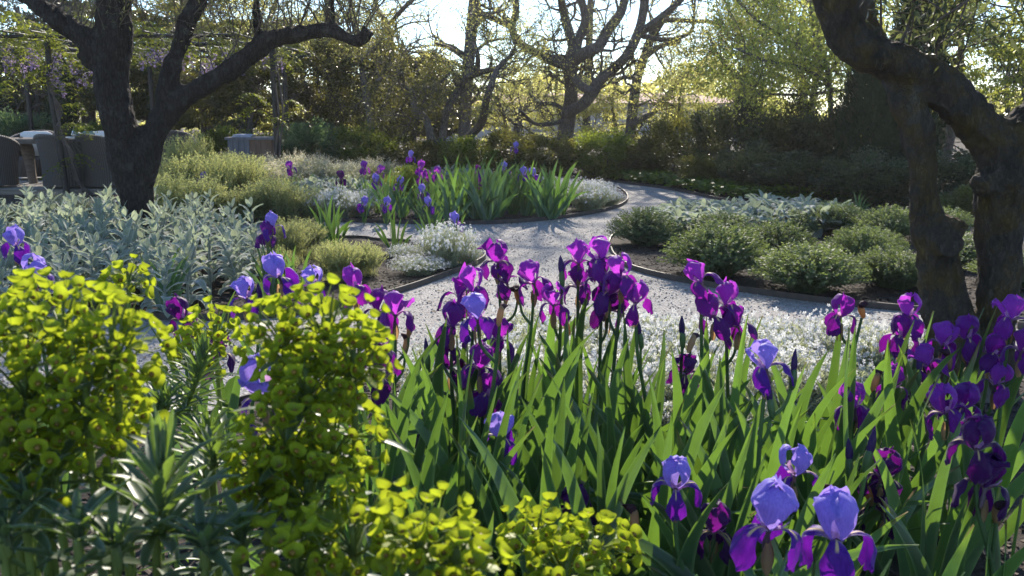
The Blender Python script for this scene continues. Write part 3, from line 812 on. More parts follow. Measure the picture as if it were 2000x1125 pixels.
far_tree([
    [(1096, 330, 20), (1100, 288, 17), (1108, 240, 15), (1115, 190, 13), (1113, 150, 12), (1118, 120, 12), (1120, 97, 10), (1113, 67, 9), (1102, 30, 8), (1094, -10, 7)],
    [(1112, 130, 11), (1085, 120, 10), (1050, 105, 9), (1012, 82, 8), (1000, 52, 7), (1008, 22, 6), (1005, -20, 5)],
    [(1001, 55, 6), (975, 41, 6), (941, 26, 5), (933, 0, 4), (925, -40, 4)],
    [(1119, 122, 10), (1126, 100, 9), (1133, 67, 8), (1143, 37, 8), (1132, -10, 7)],
    [(1118, 125, 11), (1140, 105, 11), (1169, 90, 10), (1187, 60, 10), (1214, 22, 9), (1221, -15, 8)],
    [(1106, 222, 12), (1139, 202, 11), (1158, 179, 11), (1169, 160, 10), (1199, 134, 10), (1225, 108, 9), (1243, 71, 9), (1255, 30, 8), (1262, -20, 8)],
    [(1115, 130, 8), (1120, 148, 8), (1135, 168, 8), (1156, 179, 8)],
    [(1250, 66, 6), (1292, 41, 5), (1348, 41, 4), (1397, 45, 4), (1423, 71, 3)],
    [(1248, 69, 5), (1303, 78, 5), (1348, 63, 4), (1356, 30, 3)],
    [(1247, 64, 6), (1285, 37, 6), (1329, 0, 6), (1345, -30, 5)],
    [(1108, 218, 4), (1079, 202, 4), (1053, 202, 4), (1031, 179, 3)],
    [(1103, 236, 4), (1064, 243, 4), (1042, 240, 3), (1015, 215, 3)],
], 23.0, 'broad bare-limbed tree with pale grey trunk forking low beyond the path', 11, per=2, dens=0.9, size=(0.03, 0.055))
far_tree([
    [(1226, 300, 12), (1232, 245, 10), (1235, 225, 10), (1244, 160, 9), (1258, 112, 9), (1273, 75, 8), (1296, 37, 7), (1330, -5, 6)],
    [(1233, 250, 8), (1250, 232, 7), (1273, 220, 7), (1296, 198, 6), (1333, 149, 6), (1359, 138, 5), (1390, 100, 4)],
    [(1246, 155, 5), (1220, 150, 4), (1195, 165, 3)],
    [(1258, 112, 6), (1290, 90, 5), (1330, 80, 4)],
], 26.0, 'leaning tree whose low side limb rises at a slant', 12, per=3, dens=1.0)
far_tree([[(904, 320, 14), (906, 285, 13), (908, 230, 12), (913, 150, 12), (920, 70, 11), (925, 0, 10), (928, -60, 9)],
          [(915, 120, 4), (880, 95, 4), (850, 85, 3)], [(920, 60, 5), (950, 30, 4), (985, 20, 3)]],
         21.5, 'tall straight grey trunk behind a dark curved limb', 13, per=3)
far_tree([[(884, 310, 9), (902, 280, 8), (939, 243, 8), (950, 194, 6), (965, 149, 5), (977, 127, 4), (1010, 98, 3)],
          [(862, 290, 7, -0.3), (868, 240, 7), (876, 209, 7), (898, 175, 7), (909, 153, 6), (935, 142, 6), (980, 131, 4)],
          [(930, 144, 5), (933, 127, 5), (932, 100, 4), (924, 86, 4), (917, 56, 3)]],
         20.0, 'dark multi-stemmed small tree with curved limbs crossing the straight trunk', 14, per=4, dens=1.3, side=0.9)
far_tree([[(850, 310, 9), (842, 270, 8), (831, 231, 7), (812, 216, 7), (805, 183, 6), (790, 164, 5), (782, 142, 4)],
          [(806, 190, 5), (822, 176, 5), (850, 168, 4), (880, 142, 3)], [(788, 162, 4), (760, 150, 3), (735, 158, 3)], [(800, 175, 4), (815, 150, 3), (812, 120, 3)]],
         19.5, 'low gnarled dark tree with a zigzag trunk', 15, per=6, dens=1.6, side=0.9, leaf=M['shrub_olive'])
far_tree([[(728, 290, 9), (725, 240, 8), (715, 187, 7), (708, 142, 7), (704, 90, 6), (693, 45, 6), (682, -10, 5)], [(706, 120, 4), (735, 90, 4), (750, 60, 3)], [(700, 80, 4), (670, 60, 3)]],
         21.0, 'slim dark tree leaning slightly, under the cut olive limb end', 16, per=4)
far_tree([[(646, 300, 7), (646, 250, 6), (645, 150, 6), (643, 60, 6), (640, -20, 6)], [(644, 90, 3), (610, 70, 3), (590, 80, 2)]],
         23.0, 'thin upright tree with a straight trunk', 17, per=5)
far_tree([[(772, 300, 8), (770, 200, 7), (765, 93, 6), (756, 48, 6), (737, 19, 5), (728, -20, 5)], [(757, 52, 5), (785, 20, 4), (810, -5, 4)]],
         24.5, 'grey tree forking into a Y against the sky', 18, per=4)
far_tree([[(1145, 300, 8), (1146, 232, 7), (1150, 112, 7), (1154, -10, 6)]], 31.0, 'pinkish straight trunk behind the broad bare tree', 19, per=4)
far_tree([[(1004, 320, 8), (1010, 250, 7), (1022, 215, 6), (1040, 190, 5), (1030, 150, 4)], [(1012, 245, 4), (985, 225, 4), (970, 190, 3)]],
         27.0, 'small twisting tree by the pale house wall', 20, per=5, dens=1.6)

# leafy trees whose crowns fill the gaps
def crown_tree(u, v_base, d, h, rad, label, leaf, seed, n=9000, size=(0.05, 0.085), clumps=90, cs=0.22, z0=0.9, tmpl=(KITE_V, KITE_F), lean=0.0, bark=M['bark_far'], shell=0.25, flat=0.38):
    r = np.random.default_rng(seed)
    b = P(u, v_base, d); x0 = b.x
    t = thing('tree', label, 'tree', (x0, d, 0))
    mb = MB(); tips = []
    for s in range(2 if h > 3 else 1):
        C = catmull([(0.12 * s, 0.1 * s, -0.1), (0.05 + 0.2 * s + lean * 0.3, 0, h * 0.25), (-0.08 + 0.4 * s + lean * 0.6, 0.1, h * 0.55), (lean, 0.1 - s * 0.2, h * 0.85)], 4)
        tube(mb, C, np.linspace(0.10, 0.03, len(C)) * (h / 4), 8, lump=0.1, seed=seed)
        for k in range(int(9)):
            i = r.integers(3, len(C) - 1); s_ = unit(np.array([*r.normal(size=2), 0.3]))
            grow(mb, tips, C[i], s_, rad[0] * 0.7, 0.03 * h / 4, 1, 3, r, (2, 4), 0.03, 0.25)
    link('trunk', mb.mesh('trunk', bark), t)
    p, dr, w = clump_points(n, clumps, rad, cs, r, shell, flat)
    p = p + [lean * 0.7, 0, z0 + rad[2]]
    keep = p[:, 2] > 0.15; p, dr, w = p[keep], dr[keep], w[keep]; m = len(p)
    cr = r.uniform(0, 1, clumps)
    ml = MB(); ml.scatter(tmpl[0], tmpl[1], leaf_frames(dr + 0.8 * rand_dirs(m, r) + [0, 0, -0.25], rand_dirs(m, r) + [0, 0, 1.1], r.uniform(size[0], size[1], m)), p, np.clip(0.6 * cr[w] + 0.4 * r.uniform(0, 1, m), 0, 1))
    link('crown', ml.mesh('crown', leaf), t)
    return t

# dense evergreens and spring-leaved trees behind the limbs (u, base v, distance, height, radii, leaf, seed)
EV, SP, MA, OL = M['evergreen'], M['spring'], M['maple'], M['shrub_olive']
TR = [
 (60, 300, 24, 4.6, (2.1, 1.5, 2.1), 'dense dark evergreen filling the back of the terrace', M['shrub_dark'], 31, 32000, 0.3),
 (300, 300, 23, 4.2, (1.8, 1.4, 1.9), 'dark glossy evergreen behind the wicker chairs and the tree', EV, 32, 28000, 0.3),
 (470, 295, 22, 3.9, (1.8, 1.3, 1.7), 'glossy evergreen tree rising behind the plank sideboard', EV, 33, 28000, 0.2),
 (630, 300, 23.5, 4.0, (1.7, 1.3, 1.7), 'olive green evergreen between the sideboard and the slim dark tree', EV, 34, 28000, 0.2),
 (790, 300, 22.5, 3.5, (1.6, 1.2, 1.55), 'sparkling small-leaved evergreen round the zigzag trunk', EV, 35, 26000, 0.25),
 (860, 310, 25.0, 2.8, (1.5, 1.2, 1.25), 'dark evergreen under the curved limbs', M['shrub_dark'], 36, 18000, 0.2),
 (985, 310, 29, 3.0, (1.9, 0.7, 1.35), 'low yellow green tree before the pale house', SP, 37, 6000, 0.25),
 (1090, 305, 30, 3.6, (2.2, 0.7, 1.6), 'yellow green tree seen behind the broad bare trunk', SP, 38, 5500, 0.25),
 (1200, 305, 29, 2.7, (1.7, 0.7, 1.2), 'pale sunlit tree beyond the slanting limb', SP, 39, 5500, 0.2),
 (1330, 310, 25.5, 2.6, (2.0, 0.7, 1.4), 'bright yellow green tree rising above the dark hedge', SP, 40, 5500, 0.25),
 (1455, 310, 21.5, 3.4, (1.9, 0.8, 1.5), 'fresh green spring tree next to the cypress', MA, 41, 4500, 0.6),
 (1560, 310, 24, 5.2, (2.3, 0.8, 2.4), 'tall light green tree rising behind the cypress', SP, 42, 6000, 0.6),
 (1830, 330, 19, 4.8, (2.0, 0.9, 2.1), 'green broadleaf tree seen through the olive limbs', MA, 43, 9000, 0.7),
 (2010, 330, 17, 4.6, (1.9, 0.9, 2.0), 'green tree past the olive trunk with sky gaps', MA, 44, 8000, 0.8),
 (1960, 330, 21, 3.4, (2.0, 1.4, 1.6), 'dark evergreen low behind the olive trunk', M['shrub_dark'], 45, 12000, 0.1),
 (1700, 320, 27, 4.6, (2.0, 0.8, 2.0), 'yellow green tree behind the cypress tip', SP, 46, 7000, 0.5),
 (-70, 300, 27, 6.0, (2.6, 1.3, 3.0), 'tall dark evergreen at the far end of the terrace', M['shrub_dark'], 47, 22000, 0.1),
 (170, 300, 28, 6.0, (2.6, 1.3, 3.0), 'tall dark evergreen behind the pergola rods', M['shrub_dark'], 48, 24000, 0.1),
 (400, 300, 28.5, 5.4, (2.6, 1.3, 2.6), 'tall olive green evergreen behind the crooked olive limb', EV, 49, 22000, 0.1),
 (600, 300, 29, 4.6, (2.6, 1.3, 2.2), 'broad evergreen between the thin upright trees', EV, 50, 20000, 0.1),
 (745, 300, 29, 3.9, (2.2, 1.2, 1.8), 'broad evergreen behind the slim dark tree', EV, 55, 15000, 0.1),
]
for (u, vb, d, h, rad, lab, lm, sd, n, z0) in TR:
    crown_tree(u, vb, d, h, rad, lab, lm, sd, n, z0=z0, size=(0.06, 0.10) if d < 26.5 or lm in (SP, MA) else (0.09, 0.14))
# airy twiggy trees with scattered young leaves crossing the sky
far_tree([[(1620, 300, 6), (1622, 200, 5), (1612, 120, 5), (1590, 60, 4), (1580, 0, 4)], [(1618, 160, 4), (1560, 130, 3), (1500, 120, 3), (1440, 95, 2)], [(1612, 120, 3), (1540, 80, 3), (1480, 40, 3), (1440, 0, 3)], [(1618, 180, 3), (1560, 185, 3), (1470, 182, 2)], [(1600, 80, 3), (1650, 40, 3), (1700, 20, 3)]],
         17.5, 'airy green tree with thin spreading twigs above the dark hedge', 51, leaf=MA, per=5, size=(0.05, 0.085), dens=2.2, side=1.2, spread=0.14)
far_tree([[(1420, 300, 5), (1440, 200, 5), (1470, 110, 4), (1500, 40, 4), (1520, -30, 4)], [(1450, 160, 4), (1410, 120, 3), (1380, 60, 3)], [(1470, 110, 3), (1440, 60, 3), (1420, 10, 3)]],
         22.5, 'airy spring tree arching over the hedge top', 52, leaf=SP, per=5, size=(0.05, 0.08), dens=2.0, side=1.2, spread=0.14)
far_tree([[(470, 300, 6), (480, 200, 5), (500, 120, 5), (520, 60, 4), (540, 0, 4)], [(500, 120, 3), (560, 90, 3), (600, 40, 3)], [(480, 190, 3), (440, 140, 3), (420, 80, 3)]],
         25.0, 'twiggy tree beyond the pergola end', 53, leaf=SP, per=5, dens=1.8, spread=0.12)
far_tree([[(330, 300, 6), (320, 200, 5), (330, 110, 5), (350, 40, 4), (360, -30, 4)], [(325, 130, 3), (290, 80, 3), (270, 20, 3)]],
         26.0, 'twiggy tree behind the pergola rods', 54, leaf=M['shrub_olive'], per=6, dens=2.2, spread=0.12)

# ------------------------------------------------------------------ shrubs and hedge
def shrub_mesh(name, mat, seed, n, leaf=(0.03, 0.055), clumps=70, cs=0.3, tmpl=(KITE_V, KITE_F), up=0.4, shell=0.45):
    r = np.random.default_rng(seed)
    p, dr, w = clump_points(n, clumps, (1, 1, 1), cs, r, shell)
    p[:, 2] = np.where(p[:, 2] < 0, p[:, 2] * 0.9, p[:, 2])
    p = p * [0.5, 0.5, 0.5] + [0, 0, 0.47]
    k = p[:, 2] > 0.0; p, dr, w = p[k], dr[k], w[k]; m = len(p); cr = r.uniform(0, 1, clumps)
    mb = MB(); mb.scatter(tmpl[0], tmpl[1], leaf_frames(dr + 0.7 * rand_dirs(m, r) + [0, 0, up], rand_dirs(m, r) + [0, 0, 0.8], r.uniform(*leaf, m)), p, np.clip(0.5 * cr[w] + 0.5 * r.uniform(0, 1, m), 0, 1))
    return mb.mesh(name, mat)
def stem_mesh(seed):
    r = np.random.default_rng(seed); mb = MB(); tips = []
    for k in range(7):
        a = r.uniform(0, 6.28)
        grow(mb, tips, (0.05 * math.cos(a), 0.05 * math.sin(a), -0.02), (0.5 * math.cos(a), 0.5 * math.sin(a), 1), 0.45, 0.012, 1, 2, r, (2, 3))
    return mb.mesh('stem', M['twig'])
STEMS = [stem_mesh(61), stem_mesh(62)]
SH = {k: [shrub_mesh('foliage', M['shrub_' + k], 70 + i * 3 + j, 14000, (0.025, 0.05)) for j in range(2)] for i, k in enumerate(('dark', 'olive', 'green', 'blue'))}
def shrub(u, vb, vt, wpx, d, kind, label, i=0, name='shrub', group=None, depth=None):
    b = P(u, 300, d); top = P(u, vt, d).z; w = wpx * mpp(d)
    t = thing(name, label, 'shrub', (b.x, d, 0), random.uniform(0, 6.28), group)
    s = (w * 1.15, (depth or w) * 1.05, top * 1.03)
    link('foliage', SH[kind][i % 2], t, scale=s)
    link('stems', STEMS[i % 2], t, scale=s)
    return t
SHR = [
 (1245, 362, 268, 120, 18.6, 'olive', 'brownish green shrub at the start of the hedge by the path bend'),
 (1325, 368, 222, 150, 18.0, 'olive', 'bronze tinged hedge shrub beside the brownish one'),
 (1425, 372, 200, 160, 17.0, 'dark', 'dark hedge shrub rising highest of the row'),
 (1530, 375, 198, 170, 16.6, 'dark', 'dark hedge shrub between the highest one and the cypress'),
 (1610, 378, 215, 130, 16.0, 'dark', 'dark hedge shrub touching the cypress'),
 (1480, 385, 285, 150, 15.2, 'dark', 'low dark shrub in front of the hedge row'),
 (1590, 392, 300, 190, 14.2, 'dark', 'low broad dark shrub before the cypress'),
 (1715, 392, 300, 190, 13.2, 'dark', 'low bluish dark shrub beneath the cypress'),
 (1850, 390, 300, 190, 13.2, 'dark', 'low dark shrub seen between the olive trunks'),
 (1965, 390, 280, 190, 13.4, 'dark', 'dark shrub past the olive trunk'),
 (1900, 430, 365, 110, 11.6, 'olive', 'small bronze shrub behind the olive trunks'),
 (1380, 380, 300, 110, 16.2, 'olive', 'small bronze hedge shrub by the green ground cover'),
 (1175, 345, 252, 140, 18.4, 'green', 'bright green rounded shrub left of none but beside the bare trunk'),
 (1060, 345, 262, 150, 18.6, 'olive', 'tawny shrub in front of the broad bare trunk'),
 (980, 340, 258, 140, 19.2, 'olive', 'tawny shrub next to the curved limbs'),
 (905, 335, 268, 130, 18.8, 'green', 'yellow green shrub at the foot of the straight trunk'),
 (830, 330, 275, 120, 18.6, 'olive', 'olive shrub at the foot of the zigzag tree'),
 (735, 320, 262, 130, 19.0, 'green', 'yellow green shrub under the slim dark tree'),
 (685, 320, 242, 120, 20.0, 'green', 'taller yellow green shrub beside the bluish shrub'),
 (600, 310, 235, 120, 19.0, 'blue', 'bluish grey green shrub near the pergola post'),
 (515, 305, 258, 90, 19.5, 'green', 'lime green shrub behind the sideboard'),
 (440, 300, 250, 90, 18.4, 'green', 'green shrub next to the sideboard and herbs'),
 (380, 300, 262, 100, 18.6, 'green', 'lime shrub behind the dark tree fork'),
 (45, 300, 215, 110, 20.8, 'blue', 'bluish clipped shrub behind the slab table'),
 (120, 300, 245, 100, 20.4, 'dark', 'dark shrub behind the white cushion chair'),
 (200, 300, 240, 100, 20.8, 'green', 'green shrub behind the carafe and tins'),
 (-40, 300, 225, 110, 20.4, 'dark', 'dark shrub beyond the end of the slab table'),
 (800, 375, 325, 90, 13.5, 'green', 'small dark green bush among the irises beyond the path'),
]
for i, (u, vb, vt, w, d, k, lab) in enumerate(SHR):
    lab = lab.replace('left of none but beside', 'beside')
    shrub(u, vb, vt, w, d, k, lab, i)

# cypress: tight column of upright sprays
def cypress(u, d, w, h, label, seed, n=15000):
    r = np.random.default_rng(seed); x = P(u, 300, d).x
    t = thing('cypress_tree', label, 'tree', (x, d, 0))
    z = r.uniform(0, 1, n) ** 0.9; rad = w / 2 * np.clip(np.sin(np.clip(z * 0.82 + 0.16, 0, 1) * PI) ** 0.55, 0.03, 1) * (1 - 0.35 * z)
    a = r.uniform(0, 2 * PI, n); lump = 1 + 0.10 * np.sin(a * 5 + z * 9) + 0.07 * np.sin(a * 9 - z * 21)
    q = r.uniform(0.72, 1.0, n)
    p = np.column_stack([np.cos(a) * rad * lump * q, np.sin(a) * rad * lump * q, 0.05 + z * h])
    out = np.column_stack([np.cos(a), np.sin(a), np.zeros(n)])
    mb = MB(); mb.scatter(SLIM_V * [2.0, 1, 1], KITE_F, leaf_frames(out * 0.55 + [0, 0, 1] + 0.4 * rand_dirs(n, r), out + 0.5 * rand_dirs(n, r), r.uniform(0.05, 0.10, n)), p, r.uniform(0, 1, n))
    link('crown', mb.mesh('crown', M['cypress']), t)
    mb = MB(); tube(mb, [(0, 0, -0.05), (0, 0, h * 0.5), (0, 0, h * 0.9)], [0.08, 0.05, 0.02], 8); link('trunk', mb.mesh('trunk', M['bark_far']), t)
cypress(1700, 14.4, 1.25, 2.35, 'dark clipped cypress column behind the olive limb', 81, 22000)
cypress(1775, 14.8, 1.1, 3.6, 'taller dark cypress behind the olive fork', 82, 22000)
cypress(128, 21.5, 0.8, 2.6, 'narrow dark cypress behind the leaning post', 83, 9000)

# distant wood closing the view
r = np.random.default_rng(91); n = 26000
a = r.uniform(-1, 1, n); d = r.uniform(44, 58, n); hmax = 2.6 + 1.3 * np.sin(a * 9) + 0.9 * np.sin(a * 23 + 1) + 1.0 * np.abs(a)
p = np.column_stack([a * d * 0.75, d, hmax * r.uniform(0.0, 1.0, n) ** 0.7 * 0.8])
mb = MB(); mb.scatter(KITE_V, KITE_F, leaf_frames(rand_dirs(n, r), rand_dirs(n, r), r.uniform(0.25, 0.5, n)), p, r.uniform(0, 1, n))
tag(link('distant_wood', mb.mesh('distant_wood', M['spring'])), 'hazy yellow green wood far behind the garden', 'wood', kind='stuff')

# pale house glimpsed between the trunks
hs = thing('pale_house', 'pale rendered house with tiled roof glimpsed through the trees', 'house', (0.4, 40.0, 0))
mb = MB(); box(mb, (-3.4, 0, -0.1), (9.5, 6, 1.65)); link('wall', mb.mesh('wall', M['stone'], False), hs)
mb = MB(); mb.add([(-3.8, -0.4, 1.6), (9.9, -0.4, 1.6), (9.9, 6.4, 1.6), (-3.8, 6.4, 1.6), (-1.6, 3, 2.05), (7.7, 3, 2.05)], [(0, 1, 5, 4), (2, 3, 4, 5)]); mb.add([(-3.8, -0.4, 1.6), (-3.8, 6.4, 1.6), (-1.6, 3, 2.05), (9.9, -0.4, 1.6), (9.9, 6.4, 1.6), (7.7, 3, 2.05)], [(1, 0, 2), (3, 4, 5)])
link('roof', mb.mesh('roof', M['roof_tile'], False), hs)
for x in (-2.2, 0.6, 3.4, 6.2, 8.0):
    mb = MB(); box(mb, (x, -0.03, 0.75), (x + 0.8, 0.02, 1.45)); w = link('window', mb.mesh('window', M['cloth'], False), hs)
    mb = MB(); box(mb, (x + 0.07, -0.045, 0.82), (x + 0.385, -0.028, 1.38)); box(mb, (x + 0.415, -0.045, 0.82), (x + 0.73, -0.028, 1.38)); link('pane', mb.mesh('pane', M['pane'], False), w)
# ------------------------------------------------------------------ the two old olive trees (near)
def remesh(mb, voxel, name, mat, amp, seed, smooth=3):
    me = mb.mesh(name + '_raw', mat)
    o = bpy.data.objects.new('tmp', me); COL.objects.link(o)
    m = o.modifiers.new('r', 'REMESH'); m.mode = 'VOXEL'; m.voxel_size = voxel
    s = o.modifiers.new('s', 'SMOOTH'); s.factor = 0.6; s.iterations = smooth
    dg = bpy.context.evaluated_depsgraph_get(); dg.update()
    ev = o.evaluated_get(dg)
    out = bpy.data.meshes.new_from_object(ev)
    bpy.data.objects.remove(o); bpy.data.meshes.remove(me)
    n = len(out.vertices); co = np.empty(n * 3, np.float32); out.vertices.foreach_get('co', co); co = co.reshape(-1, 3)
    no = np.empty(n * 3, np.float32); out.vertices.foreach_get('normal', no); no = no.reshape(-1, 3)
    off = Vector((seed * 3.7, seed * 1.3, 0)); d = np.empty(n)
    for i in range(n):
        x, y, z = map(float, co[i])
        d[i] = noise.noise(Vector((x * 4, y * 4, z * 2.2)) + off) * 1.0 - abs(noise.noise(Vector((x * 13, y * 13, z * 4.5)) + off)) * 0.9 - abs(noise.noise(Vector((x * 34, y * 34, z * 9)) + off)) * 0.55 + noise.noise(Vector((x * 60, y * 60, z * 30)) + off) * 0.2
    co = co + no * (d * amp)[:, None]
    out.vertices.foreach_set('co', co.astype(np.float32).ravel())
    out.polygons.foreach_set('use_smooth', np.ones(len(out.polygons), bool))
    if not out.materials: out.materials.append(mat)
    out.update(); out.name = name
    return out

def olive(limbs, d, label, bark, voxel, amp, seed, shoots, crown, leafsize, shoot_per, spread=0.6, shoot_L=(0.5, 1.1), slim=0.88):
    r = np.random.default_rng(seed)
    t = thing('olive_tree', label, 'tree')
    mb = MB(); CR = []
    for li, L in enumerate(limbs):
        C, R = px_limb(L, d, r, wob=0.0); R = R * slim
        CR.append((C, R))
        if C[0][2] < 0.25: C = np.vstack([[C[0][0], C[0][1], -0.15], C]); R = np.concatenate([[R[0] * 1.3], R])
        tube(mb, C, R, 14, lump=0.10, seed=seed + li)
    link('trunk', remesh(mb, voxel, 'trunk', bark, amp, seed), t)
    tw = MB(); tips = []
    for (li, f0, f1, n) in shoots:
        C, R = CR[li]
        for _ in range(n):
            k = int(r.uniform(f0, f1) * (len(C) - 2))
            dirn = np.array([*(0.45 * r.normal(size=2)), 1.0])
            grow(tw, tips, C[k] + [0, 0, R[k] * 0.7], dirn, r.uniform(*shoot_L), 0.008, 1, 2, r, (2, 4), 0.0, 0.12, 0.6, 1)
    for (li, L, n) in crown:
        C, R = CR[li]; tn = unit(C[-1] - C[-2])
        for _ in range(n):
            grow(tw, tips, C[-1], tn + spread * rand_dirs(1, r)[0] + [0, 0, 0.3], L, R[-1] * 0.45, 0, 3, r, (3, 4), 0.02, 0.25, 0.62, 2)
    link('twigs', tw.mesh('twigs', M['twig']), t)
    ml = MB(); tip_leaves(ml, tips, shoot_per, leafsize, r, (SLIM_V, KITE_F), spread=0.03, droop=0.1)
    link('crown', ml.mesh('crown', M['olive_leaf']), t)
    return t, CR

DL = 9.4
olive([
    [(280, 492, 44), (272, 440, 37), (268, 390, 37), (262, 345, 40), (252, 305, 46), (240, 262, 42), (226, 205, 40), (216, 150, 38), (222, 100, 35), (228, 40, 33), (232, -60, 30)],
    [(222, 160, 30), (195, 105, 29), (150, 62, 26), (100, 30, 22), (55, 0, 19), (10, -35, 17)],
    [(266, 345, 40), (282, 300, 36), (296, 262, 31), (322, 224, 27), (360, 190, 25), (420, 155, 22), (470, 120, 22), (505, 93, 24), (540, 74, 22), (600, 62, 17), (645, 60, 17), (680, 76, 13), (704, 77, 15), (722, 58, 17)],
    [(318, 226, 20), (332, 170, 22), (340, 125, 20), (352, 85, 20), (368, 45, 22), (388, 0, 21), (400, -50, 20)],
    [(220, 108, 26), (205, 60, 24), (212, 10, 26), (210, -50, 24)],
    [(200, 120, 14), (180, 125, 14), (164, 112, 16), (158, 116, 15)],
    [(510, 92, 10), (505, 60, 8), (500, 20, 7), (505, -30, 6)],
    [(640, 62, 10), (650, 40, 7), (648, 0, 6), (655, -40, 5)],
], DL, 'old dark-barked olive tree with a long crooked side limb above the lamb’s ear', M['bark_dark'], 0.018, 0.035, 5,
    [(2, 0.35, 0.98, 46), (1, 0.2, 0.9, 22), (3, 0.3, 0.95, 20), (0, 0.75, 0.95, 10)], [(0, 2.0, 3), (1, 1.5, 2), (3, 1.8, 3), (4, 1.6, 2), (6, 1.0, 2), (7, 0.9, 2)], (0.035, 0.065), 5)
DR = 4.35
olive([
    [(1880, 850, 92), (1876, 760, 72), (1862, 660, 62), (1848, 600, 55), (1838, 545, 50), (1830, 500, 47), (1815, 450, 44), (1806, 400, 34), (1802, 340, 32), (1797, 285, 36), (1786, 240, 38), (1765, 190, 33), (1745, 150, 28, 0.12), (1720, 95, 26, 0.25), (1695, 45, 27, 0.3), (1690, 0, 27, 0.3), (1692, -80, 25, 0.3)],
    [(1935, 850, 85, 0.0), (1942, 740, 52), (1946, 640, 46), (1950, 560, 46), (1950, 480, 50), (1955, 410, 58), (1968, 345, 70), (1995, 285, 66), (2060, 220, 60), (2120, 130, 50)],
    [(1975, 345, 62, 0.0), (1940, 275, 56), (1890, 220, 48), (1845, 180, 45), (1790, 145, 44), (1740, 118, 48), (1695, 103, 48), (1660, 78, 42), (1642, 35, 42), (1625, -15, 44), (1605, -85, 42)],
    [(1858, 425, 40, -0.05), (1835, 470, 40), (1858, 480, 30, -0.15)],
    [(1955, 365, 40, 0), (1920, 360, 26, -0.1), (1908, 368, 18, -0.12)],
    [(1800, 140, 25, 0.0), (1770, 118, 20, 0.05), (1785, 100, 14, 0.1)],
], DR, 'twin-trunked lichened olive tree with a heavy bent limb beside the purple irises', M['bark_olive'], 0.009, 0.028, 9,
    [(2, 0.35, 0.8, 3)], [(0, 0.9, 2), (1, 0.9, 2), (2, 0.9, 2)], (0.045, 0.075), 4, spread=0.15, shoot_L=(0.35, 0.6))
# leafy olive spray hanging in front of the limb
r = np.random.default_rng(17)
sp = thing('olive_spray', 'spray of slender olive leaves rising behind the heavy bent limb', 'branch')
tw = MB(); tips = []
for (u, v, du, L) in ((1790, 150, 0.15, 0.45), (1800, 140, 0.5, 0.5), (1830, 160, -0.1, 0.4), (1850, 170, 0.6, 0.5), (1770, 130, -0.3, 0.3), (1815, 150, 0.3, 0.55)):
    p = P(u, v, DR + 0.07)
    grow(tw, tips, p, (du, 0.1, 1), L, 0.006, 1, 2, r, (3, 4), 0.0, 0.15, 0.6, 1)
link('twig', tw.mesh('twig', M['twig']), sp)
ml = MB(); tip_leaves(ml, tips, 4, (0.05, 0.085), r, (SLIM_V * [1.3, 1, 1], KITE_F), 0.02, droop=0.2); link('leaves', ml.mesh('leaves', M['olive_leaf']), sp)

# wisteria on the pergola: hanging leaves and pale flower racemes
ws = thing('wisteria_vine', 'wisteria vine with young leaves and lilac flowers trained over the pergola', 'vine')
r = np.random.default_rng(23)
tw = MB()
b = P(165, 372, 14.9); b.z = 0.0
for k in range(4):
    pts = [b + Vector((0.05 * k, 0, 0)), P(150 - 4 * k, 340, 14.8), P(136 + 3 * k, 300, 14.7), P(122 - 5 * k, 260, 14.68), P(110 + 4 * k, 215, 14.7), P(100 - 3 * k, 160, 14.7), P(90 + 10 * k, 95, 14.8)]
    tw = MB(); tube(tw, catmull(np.array(pts), 4), np.linspace(0.022, 0.012, 25) * (1 - 0.15 * k), 5); link('stem', tw.mesh('stem', M['twig']), ws)
for k in range(2):
    x = P(545 + 8 * k, 300, 16.5)
    pts = [(x.x, 16.5, 0), (x.x - 0.06, 16.5, 0.6), (x.x + 0.03, 16.5, 1.3), (x.x - 0.05, 16.6, 2.0), (x.x - 0.1 * k, 16.6, 2.55)]
    tw = MB(); tube(tw, catmull(np.array(pts), 4), 0.018, 5); link('stem', tw.mesh('stem', M['twig']), ws)
lf, fl = MB(), MB()
cents = []
for k in range(150):
    x = r.uniform(xl, xr); yy = r.choice([14.7, 14.8, 15.6, 16.6, 17.5, 18.5, 20.4]); cents.append((x, yy, PH - r.uniform(-0.25, 0.15)))
for k in range(46):      # curtain hanging left of the trunk
    q = P(r.uniform(-30, 185), r.uniform(20, 175), r.uniform(14.3, 15.3)); cents.append(tuple(q))
for k in range(16):
    q = P(r.uniform(480, 580), r.uniform(60, 250), r.uniform(16.2, 16.9)); cents.append(tuple(q))
for k in range(8):
    q = P(r.uniform(110, 185), r.uniform(190, 345), 14.7); cents.append(tuple(q))
for c in cents:            # pinnate leaves: drooping midribs with paired leaflets
    for j in range(5):
        a = r.uniform(0, 6.28); s = np.linspace(0.1, 1, 6)
        out = np.array([math.cos(a), math.sin(a), 0.0]); L = r.uniform(0.18, 0.34)
        mid = np.array(c)[None] + out[None] * (s * L)[:, None] + np.array([0, 0, -1.0])[None] * (s ** 2 * L * 0.7)[:, None]
        side = np.cross(out, [0, 0, 1.0])
        for sg in (-1, 1):
            ax = side[None] * sg + out[None] * 0.5 + np.array([0, 0, -0.6])[None] + 0.15 * r.normal(size=(6, 3))
            lf.scatter(KITE_V * [0.75, 1, 1], KITE_F, leaf_frames(ax, np.tile([0, 0, 1.0], (6, 1)) + 0.3 * r.normal(size=(6, 3)), r.uniform(0.05, 0.085, 6)), mid, r.uniform(0, 1, 6))
